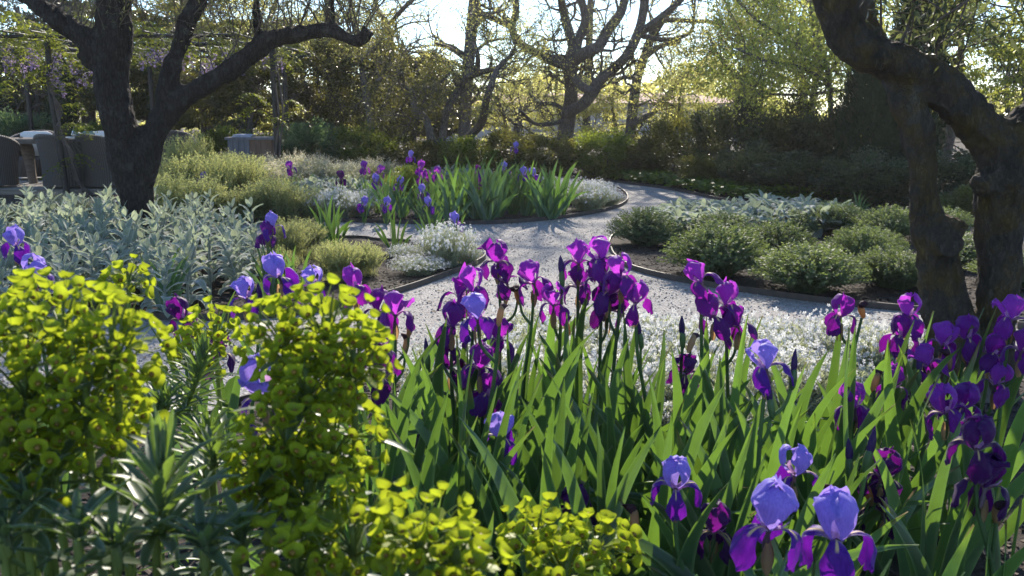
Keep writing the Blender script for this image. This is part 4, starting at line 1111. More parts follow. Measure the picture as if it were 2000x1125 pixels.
fc = [tuple(P(u, v, 14.7)) for u, v in ((20, 110), (45, 118), (100, 128), (115, 140), (122, 155), (150, 132), (165, 138), (180, 130), (8, 105), (410, 125), (418, 130), (105, 135))] + [(r.uniform(xl, xr), r.uniform(15, 20), PH - 0.15) for _ in range(50)]
for c in fc:
    n = 46; s = r.uniform(0, 1, n)
    p = np.array(c)[None] + np.column_stack([r.normal(size=n) * 0.05 * (1.1 - s), r.normal(size=n) * 0.05 * (1.1 - s), -s * 0.28])
    fl.scatter(ROUND_V, ROUND_F, leaf_frames(rand_dirs(n, r), rand_dirs(n, r), r.uniform(0.02, 0.04, n)), p, r.uniform(0, 1, n))
link('leaves', lf.mesh('leaves', M['wisteria_leaf']), ws)
link('racemes', fl.mesh('racemes', M['wisteria_flower']), ws)
# ------------------------------------------------------------------ plants of the middle distance
def ppoly(L): return np.array([tuple(G(u, v)[:2]) for u, v in L])
def fill(poly, spacing, r, jit=0.42):
    lo, hi = poly.min(0), poly.max(0)
    xs = np.arange(lo[0], hi[0], spacing); ys = np.arange(lo[1], hi[1], spacing * 0.87)
    X, Y = np.meshgrid(xs, ys); X[1::2] += spacing / 2
    p = np.column_stack([X.ravel(), Y.ravel()]) + r.uniform(-jit, jit, (X.size, 2)) * spacing
    return p[in_poly(p, poly)]

# lamb's ear: upright woolly stems with paired arching leaves
def lamb_leaf(seed, arch):
    r = np.random.default_rng(seed); n, m = 8, 5
    s = np.linspace(0, 1, n); t = np.linspace(-1, 1, m)
    ang = 0.9 - arch * s ** 1.4
    c = np.cumsum(np.column_stack([np.cos(ang), np.sin(ang)]), 0) / n
    w = 0.17 * np.sin(np.clip(s * 0.93 + 0.07, 0, 1) * PI) ** 0.7
    V = np.empty((n, m, 3))
    for i in range(n):
        nx, nz = -math.sin(ang[i]), math.cos(ang[i])
        lift = 0.045 * np.abs(t) ** 1.3 + 0.012 * np.sin(i * 2.1 + 3 * t + r.uniform(0, 6))
        V[i, :, 0] = c[i, 0] + nx * lift; V[i, :, 1] = t * w[i]; V[i, :, 2] = c[i, 1] + nz * lift
    mb = MB(); A = np.stack([np.repeat(s, m), np.tile(t, n)], -1)
    mb.add(V.reshape(-1, 3), grid_faces(n, m), 0, float(r.uniform()), A)
    return mb
LAMB_MB = [lamb_leaf(s, a) for s, a in ((1, 0.9), (2, 1.5), (3, 2.2), (4, 2.8), (5, 0.2))]
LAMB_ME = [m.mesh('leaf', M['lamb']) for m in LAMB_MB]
def lamb_stem(seed):
    r = np.random.default_rng(seed); mb = MB()
    C = catmull([(0, 0, -0.02), (r.normal() * 0.015, r.normal() * 0.015, 0.2), (r.normal() * 0.03, r.normal() * 0.03, 0.42)], 4)
    tube(mb, C, np.linspace(0.011, 0.008, len(C)), 6); return mb
LSTEM = [lamb_stem(s) for s in range(3)]; LSTEM_ME = [m.mesh('stem', M['lamb_stem']) for m in LSTEM]
def lamb_layout(r, h=1.0, base=5, nodes=7):
    out = []
    for k in range(base):
        out.append((int(r.choice([2, 3])), r.uniform(0, 6.28), r.uniform(0.0, 0.04), r.uniform(0.17, 0.23), r.uniform(-0.2, 0.3)))
    a0 = r.uniform(0, 6.28)
    for k in range(nodes):
        f = k / max(nodes - 1, 1); z = (0.09 + 0.33 * f) * h
        for s in (0, 1):
            var = int(r.choice([1, 2])) if f < 0.5 else (0 if f < 0.9 else 4)
            out.append((var, a0 + k * PI / 2 + s * PI + r.normal() * 0.2, z, (0.215 - 0.09 * f) * r.uniform(0.85, 1.15), -0.25 * f + r.normal() * 0.15))
    return out
def rot_ry_rz(a, tilt):
    ca, sa, ct, st = math.cos(a), math.sin(a), math.cos(tilt), math.sin(tilt)
    return np.array([[ca, -sa, 0], [sa, ca, 0], [0, 0, 1]]) @ np.array([[ct, 0, st], [0, 1, 0], [-st, 0, ct]])
def lamb_joined(seed, h=1.0, base=6, nodes=6, stem=True):
    r = np.random.default_rng(seed); mb = MB()
    for (var, a, z, L, tilt) in lamb_layout(r, h, base, nodes):
        m = LAMB_MB[var]; mb.add((m.v[0] @ rot_ry_rz(a, tilt).T) * L + [0, 0, z], m.f[0], 0, float(r.uniform()))
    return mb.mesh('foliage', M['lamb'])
LJ = [lamb_joined(100 + s) for s in range(5)]
r = np.random.default_rng(201)
poly = ppoly([(-120, 612), (300, 622), (432, 618), (478, 590), (505, 545), (500, 500), (450, 470), (380, 452), (250, 448), (-120, 455)])
pts = fill(poly, 0.265, r)
GL = 'lamb’s ear in the silver drift'
LAB_L = 'silvery woolly lamb’s ear plant in the drift below the dark olive tree'
for (x, y) in pts:
    if (x + 3.72) ** 2 + (y - 9.4) ** 2 < 0.10: continue
    t = thing('lambs_ear', LAB_L, 'plant', (x, y, BZ), r.uniform(0, 6.28), GL)
    s = r.uniform(0.82, 1.15); t.scale = (s, s, s * r.uniform(0.75, 1.0))
    t.rotation_euler = (r.normal() * 0.07, r.normal() * 0.07, r.uniform(0, 6.28))
    k = int(r.integers(0, 3)); link('stem', LSTEM_ME[k], t)
    if y < 7.7 and x < -1.2:
        for (var, a, z, L, tilt) in lamb_layout(r):
            link('leaf', LAMB_ME[var], t, (0, 0, z), (0, tilt, a), L)
    else:
        link('foliage', LJ[int(r.integers(0, 5))], t)
def lamb_rosette(seed, n=26):
    r = np.random.default_rng(seed); mb = MB()
    for k in range(n):
        f = k / n; m = LAMB_MB[int(r.choice([0, 1, 2, 2, 3]))]
        a = k * 2.4 + r.normal() * 0.2; L = r.uniform(0.11, 0.17) * (1.1 - 0.45 * f)
        mb.add((m.v[0] @ rot_ry_rz(a, 0.35 - 0.55 * f + r.normal() * 0.15).T) * L + [0.03 * math.cos(a), 0.03 * math.sin(a), 0.02 + 0.10 * f], m.f[0], 0, float(r.uniform()))
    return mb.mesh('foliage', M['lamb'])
# low silver rosettes (no stems): right bed, island bed
LR = [lamb_rosette(120 + s) for s in range(4)]
def rosettes(poly, sp, seed, lab, grp, sc=(1.0, 1.35)):
    r = np.random.default_rng(seed)
    for (x, y) in fill(poly, sp, r):
        t = tag(link('lambs_ear', LR[int(r.integers(0, 4))], loc=(x, y, BZ), rot=(r.normal() * 0.1, r.normal() * 0.1, r.uniform(0, 6.28)), scale=r.uniform(*sc)), lab, 'plant', grp)
rosettes(ppoly([(1310, 472), (1370, 470), (1480, 466), (1640, 462), (1650, 445), (1560, 430), (1420, 430), (1300, 440), (1275, 455)]), 0.22, 211, 'low silver lamb’s ear rosette behind the catmint mounds', 'lamb’s ear rosettes in the catmint bed', (1.5, 2.0))
rosettes(ppoly([(540, 424), (610, 418), (720, 400), (740, 388), (640, 390), (540, 402)]), 0.26, 212, 'silver lamb’s ear beside the white flowers beyond the path', 'lamb’s ear by the white drift', (1.7, 2.3))
rosettes(ppoly([(820, 368), (980, 366), (975, 358), (825, 358)]), 0.34, 213, 'pale lamb’s ear behind the iris leaves beyond the path', 'lamb’s ear behind the irises', (1.5, 2.0))

# leafy domes: stems radiating from the base with leaf pairs; optional flower spikes
def dome(seed, stems, rad, h, leaf, nodes, mat, tip=None, spread=1.0, curve=0.4, name='foliage', tmpl=(KITE_V, KITE_F), tipn=8, tipsize=(0.008, 0.014), upright=0.0, start=0.35):
    r = np.random.default_rng(seed); mb = MB()
    a = r.uniform(0, 2 * PI, stems); q = np.sqrt(r.uniform(0, 1, stems))
    ex, ey = np.cos(a) * q * rad, np.sin(a) * q * rad
    ez = h * np.sqrt(np.clip(1 - (q * 0.92) ** 2, 0, 1)) * r.uniform(0.75, 1.12, stems)
    ez = ez * (1 - upright) + h * r.uniform(0.7, 1.1, stems) * upright
    st = r.uniform(-1, 1, (stems, 2)) * rad * (0.25 + 0.7 * upright)
    f = np.linspace(start, 1.0, nodes)
    B0 = np.column_stack([st, np.zeros(stems)]); E = np.column_stack([ex, ey, ez])
    mid = (B0 + E) / 2 + np.column_stack([np.zeros((stems, 2)), ez * curve * 0.5])
    for fi, ff in enumerate(f):
        p = (1 - ff) ** 2 * B0 + 2 * ff * (1 - ff) * mid + ff ** 2 * E
        tn = unit(2 * (1 - ff) * (mid - B0) + 2 * ff * (E - mid))
        for sgn in (-1, 1):
            rnd = rand_dirs(stems, r); side = unit(np.cross(tn, rnd)) * sgn
            ax = side * 0.8 + tn * 0.7 + 0.2 * rand_dirs(stems, r)
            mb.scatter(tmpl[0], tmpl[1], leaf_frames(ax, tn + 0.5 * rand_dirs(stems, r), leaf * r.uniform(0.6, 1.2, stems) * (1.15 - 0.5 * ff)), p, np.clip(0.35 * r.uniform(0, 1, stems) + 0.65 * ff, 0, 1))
    mats = [mat]
    V = np.stack([B0, mid, E], 1)
    w = 0.0016
    sd = unit(np.cross(E - B0, rand_dirs(stems, r))) * w
    SV = np.stack([B0 - sd, B0 + sd, 0.25 * B0 + 0.5 * mid + 0.25 * E - sd, 0.25 * B0 + 0.5 * mid + 0.25 * E + sd, E - sd * 0.6, E + sd * 0.6], 1).reshape(-1, 3)
    SF = np.concatenate([np.arange(stems)[:, None] * 6 + np.array([[0, 1, 3, 2]]), np.arange(stems)[:, None] * 6 + np.array([[2, 3, 5, 4]])])
    mb.add(SV, SF, 0, 0.3)
    return mb, E, unit(E - mid), r
def dome_mesh(*a, **k):
    mat = a[6]; return dome(*a, **k)[0].mesh('foliage', mat)
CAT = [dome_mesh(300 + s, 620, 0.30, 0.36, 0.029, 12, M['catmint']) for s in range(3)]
CM = [(1262, 496, 118, 414, 'catmint mound at the pointed tip of the bed'), (1408, 560, 160, 448, 'large catmint mound sunlit on top at the path edge'),
      (1588, 592, 160, 484, 'catmint mound at the path edge beside bare mulch'), (1525, 530, 125, 438, 'catmint mound tucked behind two mounds at the path edge'),
      (1688, 548, 140, 452, 'catmint mound in the middle of the bed, behind the edge mounds'), (1752, 586, 135, 492, 'catmint mound next to the twin olive trunk'),
      (1412, 490, 120, 420, 'catmint mound half hidden, touching the silver rosettes'), (1560, 478, 100, 418, 'small catmint mound beside the end of the silver rosettes'),
      (1645, 476, 110, 402, 'catmint mound at the back of the bed by the ground cover'), (1745, 490, 120, 410, 'catmint mound at the back of the bed near the olive trunk'),
      (1715, 520, 100, 450, 'small catmint mound wedged between bigger ones'), (1890, 540, 130, 462, 'catmint mound seen between the two olive trunks'),
      (1998, 580, 130, 500, 'catmint mound past the second olive trunk'), (1620, 450, 90, 398, 'small catmint tuft in front of the dark low shrubs'), (1840, 480, 110, 410, 'catmint mound hidden behind the olive trunk')]
r = np.random.default_rng(320)
for i, (u, v, w, vt, lab) in enumerate(CM):
    g = G(u, v - 12); d = g.y + 0.12
    t = thing('catmint_mound', lab, 'plant', (g.x, d, BZ), r.uniform(0, 6.28), 'catmint mounds')
    s = w * mpp(d) / 0.45; hz = (P(u, vt, d).z - BZ) / 0.34
    o = link('foliage', CAT[i % 3], t, rot=(r.normal() * 0.08, r.normal() * 0.08, 0), scale=(s * r.uniform(0.9, 1.15), s * r.uniform(0.9, 1.15), hz)); tag(o, kind='stuff')
# green catmint clumps of the lamb's ear bed and the tall pale herbs behind
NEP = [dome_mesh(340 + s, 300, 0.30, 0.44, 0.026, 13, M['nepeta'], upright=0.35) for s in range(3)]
def spikes_mesh(seed, n, rad, h, leaf, mat=M['nepeta'], smat=M['spike'], spike=True, pink=1.0):
    r = np.random.default_rng(seed); mb, E, D, r = dome(seed, n, rad, h, leaf, 15, mat, upright=0.8, start=0.12)
    if spike:
        k = n
        for j in range(10):
            f = j / 9
            p = E + D * (f * 0.14) + r.normal(size=(k, 3)) * 0.004
            mb.scatter(ROUND_V, ROUND_F, leaf_frames(rand_dirs(k, r) + [0, 0, 0.6], rand_dirs(k, r), r.uniform(0.012, 0.022, k) * (1.2 - 0.7 * f)), p, r.uniform(0, 1, k), 1)
    return mb.mesh('foliage', [mat, smat])
TALL = [spikes_mesh(360 + s, 110, 0.26, 0.52, 0.036) for s in range(3)]
TALL0 = [spikes_mesh(370 + s, 120, 0.26, 0.50, 0.034, spike=False) for s in range(3)]
def herb(u, v, wpx, vt, mesh, lab, grp, w0, h0, name='herb_clump', d=None):
    if d is None: g = G(u, v); x, d = g.x, g.y
    else: x = P(u, v, d).x
    t = thing(name, lab, 'plant', (x, d, BZ), random.uniform(0, 6.28), grp)
    s = wpx * mpp(d) / w0; hz = (P(u, vt, d).z - BZ) / h0
    tag(link('foliage', mesh, t, scale=(s, s, hz)), kind='stuff')
for i, (u, v, w, vt, lab) in enumerate(((665, 552, 110, 462, 'fine-leaved green herb clump beside the white flower mounds'), (712, 542, 100, 470, 'fine-leaved green herb clump next to the bark mulch'), (640, 530, 90, 470, 'fine-leaved herb clump between the path branches'),
        (560, 520, 120, 418, 'tall green herb clump beside the silver drift'), (600, 500, 100, 425, 'green herb clump behind the fine-leaved ones'), (545, 560, 90, 480, 'grey green herb clump at the end of the silver drift'))):
    herb(u, v, w, vt, NEP[i % 3], lab, None, 0.62, 0.46)
r = np.random.default_rng(380)
k = 0
for (u0, u1, v0, v1, vt0, vt1, n, sp) in ((310, 470, 432, 436, 335, 380, 9, 0), (470, 590, 430, 436, 350, 375, 7, 0), (320, 500, 408, 416, 300, 330, 10, 0), (480, 760, 378, 386, 308, 335, 14, 1), (560, 780, 372, 380, 300, 318, 12, 1), (330, 500, 385, 395, 262, 300, 9, 0), (460, 700, 383, 389, 318, 335, 10, 1), (0, 240, 424, 436, 378, 398, 11, 1)):
    for j in range(n):
        u = u0 + (u1 - u0) * (j + r.uniform(0.2, 0.8)) / n; v = r.uniform(v0, v1)
        lab, grp = (('pale herb clump with cream flower spikes beyond the path', 'cream-spiked herbs') if sp else ('pale green bushy herb clump beside the dark olive tree', 'bushy herbs by the olive tree'))
        if u1 == 240: lab, grp = 'short leafy herb stems growing against the deck edge', 'herbs along the deck'
        herb(u, v, r.uniform(62, 118), r.uniform(vt0 - 6, vt1 + 16), (TALL if sp else TALL0)[k % 3], lab, grp, 0.56, 0.62 if sp else 0.52); k += 1

# snow-in-summer: fine silver foliage under white five-petalled flowers
star = []
for k in range(5):
    a = k * 2 * PI / 5
    star.append([(math.cos(a + o) * rr, math.sin(a + o) * rr, z) for o, rr, z in ((0, 0.02, 0), (-0.42, 0.40, 0.10), (0, 0.52, 0.16), (0.42, 0.40, 0.10))])
STAR_V = np.array(star).reshape(-1, 3); STAR_F = np.array([[4 * k, 4 * k + 1, 4 * k + 2, 4 * k + 3] for k in range(5)])
def snow(seed, stems, rad, h, nf, fsize=(0.014, 0.024), leaf=0.022, upright=0.3, nodes=9):
    mb, E, D, r = dome(seed, stems, rad, h, leaf, nodes, None, upright=upright, tmpl=(SLIM_V * [1.6, 1, 1], KITE_F))
    fo = mb.mesh('foliage', M['snow_leaf'])
    i = r.integers(0, stems, nf); p = E[i] + D[i] * r.uniform(0.0, 0.05, nf)[:, None] + r.normal(size=(nf, 3)) * 0.012
    nr = D[i] + 0.55 * rand_dirs(nf, r); mf = MB()
    mf.scatter(STAR_V, STAR_F, leaf_frames(np.cross(nr, rand_dirs(nf, r)), nr, r.uniform(*fsize, nf)), p, r.uniform(0, 1, nf))
    return fo, mf.mesh('flowers', M['snow_flower'])
SNOW = [snow(400 + s, 460, 0.30, 0.26, 900) for s in range(2)]
def snow_mound(u, v, wpx, vt, lab, i, grp='snow-in-summer mounds'):
    g = G(u, v); d = g.y + 0.15
    t = thing('snow_in_summer', lab, 'flowers', (g.x, d, BZ), random.uniform(0, 6.28), grp)
    s = wpx * mpp(d) / 0.62; hz = (P(u, vt, d).z - BZ) / 0.28
    tag(link('foliage', SNOW[i % 2][0], t, scale=(s, s, hz)), kind='stuff'); tag(link('flowers', SNOW[i % 2][1], t, scale=(s, s, hz)), kind='stuff')
for i, (u, v, w, vt, lab) in enumerate((
    (872, 528, 135, 440, 'tall white-flowered mound at the tip of the lamb’s ear bed'), (812, 546, 120, 500, 'low white-flowered mound spilling beside the steel edging'), (915, 524, 60, 478, 'small green tuft with white flowers at the bed tip'), (790, 520, 80, 478, 'little white-flowered mound behind the low one'),
    (1150, 416, 120, 356, 'white-flowered mound at the path bend beside the iris leaves'), (1190, 408, 70, 372, 'small white-flowered mound at the very path bend'), (1120, 400, 110, 350, 'white-flowered mound behind the path bend mound'), (1075, 385, 110, 348, 'white-flowered mound behind the iris leaves'), (1165, 392, 90, 352, 'white-flowered mound nearest the hedge at the bend'),
    (655, 432, 90, 368, 'white-flowered drift beside the branch path'), (700, 428, 85, 375, 'white-flowered drift next to the small iris fan'), (720, 405, 80, 362, 'white-flowered drift behind the small iris fan'), (610, 430, 80, 378, 'white-flowered drift among pale herbs'), (640, 405, 90, 358, 'white-flowered drift in front of lamb’s ear'))):
    snow_mound(u, v, w, vt, lab, i)
# big mat behind the front irises
r = np.random.default_rng(420)
poly = ppoly([(800, 800), (900, 745), (980, 726), (1150, 724), (1400, 730), (1690, 722), (1720, 745), (1660, 850), (1500, 900), (1200, 900), (900, 870)])
MAT = [snow(430 + s, 280, 0.22, 0.24, 250, (0.018, 0.030), 0.03, 0.85, 12) for s in range(4)]
for (x, y) in fill(poly, 0.23, r):
    t = thing('snow_in_summer', 'tuft of the white snow-in-summer mat between the purple irises and the path', 'flowers', (x, y, BZ), r.uniform(0, 6.28), 'snow-in-summer mat')
    k = int(r.integers(0, 4)); sc = (1.0, 1.0, r.uniform(0.85, 1.35))
    tag(link('foliage', MAT[k][0], t, scale=sc), kind='stuff'); tag(link('flowers', MAT[k][1], t, scale=sc), kind='stuff')

# leafy ground cover in front of the hedge
r = np.random.default_rng(440)
poly = ppoly([(1150, 350), (1210, 357), (1290, 366), (1360, 379), (1430, 391), (1600, 399), (1780, 402), (1780, 385), (1500, 372), (1300, 350), (1160, 343)])
c = fill(poly, 0.16, r); n = len(c) * 16
p = np.repeat(c, 16, 0) + r.normal(size=(n, 2)) * 0.08; z = r.uniform(0.05, 0.22, n)
mb = MB(); mb.scatter(ROUND_V, ROUND_F, leaf_frames(rand_dirs(n, r) * [1, 1, 0.3], np.tile([0, -0.15, 1.0], (n, 1)) + 0.45 * rand_dirs(n, r), r.uniform(0.05, 0.10, n)), np.column_stack([p, z]), r.uniform(0, 1, n))
tag(link('ground_cover', mb.mesh('ground_cover', M['cover'])), 'bright green leafy ground cover in front of the dark hedge', 'ground cover', kind='stuff')
# ------------------------------------------------------------------ bearded irises
def petal(kind, az, r, floppy=0.0):
    n, m = 17, 13
    s = np.linspace(0, 1, n); t = np.linspace(-1, 1, m)
    if kind == 'fall':
        dr = r.uniform(-0.008, 0.008)
        K = np.array([(0.004, 0.0), (0.020, 0.013), (0.042, 0.018), (0.060 + dr, 0.006), (0.068 + dr, -0.020), (0.067 + dr * 1.5, -0.048), (0.060 + dr * 2, -0.074)])
        W = [0.006, 0.008, 0.012, 0.021, 0.029, 0.030, 0.015]; cup, amp = -0.010, 0.0075
    else:
        dr = r.uniform(-0.005, 0.006); top = 0.094 * r.uniform(0.92, 1.08)
        K = np.array([(0.006, 0.0), (0.021, 0.015), (0.037 + dr, 0.038), (0.042 + dr, 0.062), (0.033 + dr, 0.083), (0.015 + dr * 2, top), (-0.002 + dr * 2, top + 0.002)])
        if floppy: K[3:] += np.array([(0.010, 0), (0.030, -0.006), (0.045, -0.02), (0.055, -0.035)]) * floppy
        W = [0.005, 0.010, 0.023, 0.035, 0.038, 0.028, 0.009]; cup, amp = 0.015, 0.0085
    q = np.linspace(0, len(K) - 1, n)
    C = np.column_stack([np.interp(q, np.arange(len(K)), K[:, 0]), np.interp(q, np.arange(len(K)), K[:, 1])])
    Cs = C.copy(); Cs[1:-1] = (C[:-2] + 2 * C[1:-1] + C[2:]) / 4; C = Cs
    w = np.interp(q, np.arange(len(K)), W); w[-1] *= 0.45
    T = np.gradient(C, axis=0); T /= np.linalg.norm(T, axis=1)[:, None]
    N = np.column_stack([-T[:, 1], T[:, 0]])
    ph = r.uniform(0, 6.28, 3)
    V = np.empty((n, m, 3))
    for i in range(n):
        ruf = amp * s[i] ** 1.2 * (np.sin(5.2 * s[i] * 2.6 + ph[0] + 2 * np.sign(t)) * np.abs(t) ** 2 + 0.6 * np.sin(9 * t + ph[1] + 7 * s[i]) * np.abs(t))
        off = cup * t ** 2 * min(1, w[i] / 0.03) + ruf
        tw = 0.004 * math.sin(4 * s[i] + ph[2]) * t
        notch = -0.010 * (1 - np.abs(t)) ** 3 * (i == n - 1) + 0.009 * (i == n - 1) * (np.sin(7 * t + ph[1]) * 0.4)
        V[i, :, 0] = C[i, 0] + N[i, 0] * (off + tw) + T[i, 0] * notch
        V[i, :, 2] = C[i, 1] + N[i, 1] * (off + tw) + T[i, 1] * notch
        V[i, :, 1] = t * w[i] * (1 + 0.06 * np.sin(6 * s[i] + ph[0]))
    V = V.reshape(-1, 3); so = float(r.uniform(0, 50)); ss = np.repeat(s, m)
    for i in range(len(V)):
        V[i] += np.array(noise.noise_vector(Vector(V[i]) * 42.0 + Vector((so, so, 0)))) * 0.0075 * ss[i] + np.array(noise.noise_vector(Vector(V[i]) * 110.0 + Vector((so, 0, so)))) * 0.0028 * ss[i]
    ca, sa = math.cos(az), math.sin(az)
    V = np.column_stack([V[:, 0] * ca - V[:, 1] * sa, V[:, 0] * sa + V[:, 1] * ca, V[:, 2]])
    A = np.stack([np.repeat(s, m), np.tile(t, n)], -1)
    mb = MB(); mb.add(V, grid_faces(n, m), 0, float(r.uniform()), A)
    return mb
NV = 8
PETG = []
for v in range(NV):
    r = np.random.default_rng(500 + v)
    PETG.append([(k, petal(k, b + j * 2 * PI / 3 + r.normal() * 0.12, r, floppy=[0, 0.35, 0.15, 0.8, 0.2, 0.55, 0, 1.0][v] * (j == v % 3))) for k, b in (('fall', 0.0), ('standard', PI / 3)) for j in range(3)])
PETM = {c: [[(k, g.mesh(k + '_petal', PET[c][0 if k == 'standard' else 1])) for k, g in PETG[v]] for v in range(NV)] for c in PET}
def heart_mesh():
    mb = MB(); lathe(mb, [(0.001, -0.055), (0.0055, -0.05), (0.007, -0.03), (0.0045, -0.015), (0.006, -0.004), (0.009, 0.006), (0.001, 0.012)], 10, 0)
    r = np.random.default_rng(3)
    for j in range(3):
        a = j * 2 * PI / 3; s = np.linspace(0, 1, 5); t = np.array([-1, 0, 1])
        V = np.array([((0.004 + 0.030 * q) * math.cos(a) - tt * 0.007 * math.sin(a), (0.004 + 0.030 * q) * math.sin(a) + tt * 0.007 * math.cos(a), 0.008 + 0.024 * q - 0.006 * q * q - 0.004 * tt * tt + 0.010 * (q == 1)) for q in s for tt in t])
        mb.add(V, grid_faces(5, 3), 1)
    return mb.mesh('bloom', [M['ovary'], M['style']])
HEART = heart_mesh()
def bud_mesh(mat, brown=False):
    mb = MB(); lathe(mb, [(0.001, -0.03), (0.008, -0.02), (0.011, 0.005), (0.0095, 0.025), (0.006, 0.035)], 10, 0)
    k = [(0.0075, 0.022), (0.011, 0.040), (0.010, 0.058), (0.005, 0.078), (0.001, 0.088)] if not brown else [(0.0075, 0.022), (0.014, 0.036), (0.016, 0.048), (0.010, 0.058), (0.002, 0.060)]
    lathe(mb, k, 10, 1)
    V = mb.v[1]; z = V[:, 2]; tw = (z - 0.02) * (30 if not brown else 80); x, y = V[:, 0].copy(), V[:, 1].copy()
    lob = 1 + 0.18 * np.sin(3 * np.arctan2(y, x) + tw); V[:, 0], V[:, 1] = x * lob, y * lob * (0.8 if not brown else 0.7)
    if brown: V[:, 0] += (z - 0.02) * 0.5; V[:, 2] -= np.clip(z - 0.045, 0, 1) * 1.2
    return mb.mesh('bud', [M['spathe'] if brown else M['stalk'], mat])
BUD = bud_mesh(M['bud']); WILT = bud_mesh(M['bud_brown'], True)
def spathe_mesh():
    mb = MB()
    for sg in (-1, 1):
        s = np.linspace(0, 1, 6); t = np.linspace(-1, 1, 5)
        V = np.array([(sg * (0.006 + 0.005 * math.sin(q * PI) + 0.004 * q) * math.cos(tt * 1.1) , (0.011 * math.sin(q * 0.8 * PI + 0.35)) * math.sin(tt * 1.3), -0.075 + 0.062 * q) for q in s for tt in t])
        mb.add(V, grid_faces(6, 5), 0, 0.3 + 0.4 * (sg > 0))
    return mb.mesh('spathe', M['spathe'])
SPATHE = spathe_mesh()
# sword leaves: flat in the plane of the fan (x-z), unit length
def blade(seed, bend, twist=0.0, kink=None):
    r = np.random.default_rng(seed); n, m = 15, 5
    s = np.linspace(0, 1, n); ang = bend * s ** 2.2 + 0.05 * np.sin(s * 5 + r.uniform(0, 6))
    if kink: ang = ang + np.where(s > kink, 1.7 * np.clip((s - kink) / 0.12, 0, 1), 0)
    c = np.concatenate([[[0, 0]], np.cumsum(np.column_stack([np.sin(ang), np.cos(ang)]), 0)[:-1] / (n - 1)])
    w = 0.0215 * np.clip(0.62 + 1.3 * s, 0, 1) * np.clip((1 - s) / 0.42, 0, 1) ** 0.62 * 1.0
    t = np.linspace(-1, 1, m)
    V = np.empty((n, m, 3)); tw = twist * s ** 1.5
    for i in range(n):
        sx, sz = math.cos(ang[i]), -math.sin(ang[i])
        fold = 0.006 * (1 - np.abs(t)) * (1 - 0.5 * s[i]) + 0.0012 * np.sin(9 * t + i)
        V[i, :, 0] = c[i, 0] + t * w[i] * sx * math.cos(tw[i]); V[i, :, 2] = c[i, 1] + t * w[i] * sz * math.cos(tw[i])
        V[i, :, 1] = fold + t * w[i] * math.sin(tw[i]) + 0.02 * math.sin(s[i] * 2 + seed) * s[i]
    mb = MB(); A = np.stack([np.repeat(s, m), np.tile(t, n)], -1)
    mb.add(V.reshape(-1, 3), grid_faces(n, m), 0, float(r.uniform()), A); return mb
BLG = [blade(1, 0.15), blade(2, 0.35, 0.3), blade(3, 0.7, 0.5), blade(4, 0.05, -0.3), blade(5, 1.5, 0.6), blade(6, 0.3, 0.9), blade(7, 0.2, -0.6), blade(8, 1.0, -0.4), blade(9, 0.2, 0.2, 0.62)]
BLM = [g.mesh('leaf', M['iris_leaf']) for g in BLG]

def put_bloom(plant, col, loc, sc, r, tilt=0.16, part_petals=True):
    v = int(r.integers(0, NV))
    b = link('bloom', HEART, plant, loc, (r.normal() * tilt, r.normal() * tilt, r.uniform(0, 6.28)), sc)
    for k, me in PETM[col][v]:
        o = link(k + '_petal', me, b)
        o.rotation_euler = (r.normal() * 0.05, r.normal() * 0.05, r.normal() * 0.08)
    return b
def iris(blooms, d, label, r, leaves=7, L=(0.42, 0.62), group=None, buds=(), wilts=(), base=None, rz=None, sc=1.0, lean=0.40, tilt=0.16, wid=1.0):
    """blooms: [(u, v, colour)] pixel centres of the open flowers on one stalk at distance d"""
    pts = [(P(u, v, d + r.normal() * 0.02), c) for u, v, c in blooms]
    bp = [P(u, v, d) for u, v in buds]; wp = [P(u, v, d) for u, v in wilts]
    top = max([p for p, _ in pts] + bp + wp, key=lambda p: p.z)
    low = min([p for p, _ in pts] + bp + wp, key=lambda p: p.z)
    bx = low.x + r.normal() * 0.03 if base is None else base
    by = d + r.uniform(-0.02, 0.04)
    root = thing('iris_plant', label, 'iris', (bx, by, BZ), 0.0, group)
    inv = lambda p: np.array([p.x - bx, p.y - by, p.z - BZ])
    T = inv(top) - [0, 0, 0.05]
    mid = T * [0.45, 0.5, 0.5] + [r.normal() * 0.012, 0, 0]
    C = catmull([(0, 0, -0.03), mid, T * [0.8, 0.8, 0.8], T], 5)
    mb = MB(); tube(mb, C, np.linspace(0.0075, 0.0048, len(C)), 8)
    for q in [p for p, _ in pts] + bp + wp:
        if q is top: continue
        q = inv(q) - [0, 0, 0.03]
        k = int(np.argmin(np.abs(C[:, 2] - max(q[2] - 0.11, 0.1)))); a = C[k]
        m = (a + q) / 2 + (q - a) * [0.25, 0.25, -0.1]
        tube(mb, catmull([a, m, q], 5), np.linspace(0.0055, 0.0042, 11), 7)
    link('stalk', mb.mesh('stalk', M['stalk']), root)
    for p, c in pts:
        q = inv(p) - [0, 0, 0.012]
        b = put_bloom(root, c, q, sc * r.uniform(0.92, 1.08), r, tilt)
        link('spathe', SPATHE, root, q - [0, 0, 0.012], (0, 0, r.uniform(0, 6.28)), sc * 1.1)
    for p in bp: link('bud', BUD, root, inv(p) - [0, 0, 0.03], (r.normal() * 0.15, r.normal() * 0.15, r.uniform(0, 6)), sc * 1.15)
    for p in wp: link('withered_bloom', WILT, root, inv(p) - [0, 0, 0.03], (r.normal() * 0.3, r.normal() * 0.3, r.uniform(0, 6)), sc * 1.2)
    fan(root, r, leaves, L, r.uniform(-0.9, 0.9) if rz is None else rz, lean, wid)
    return root
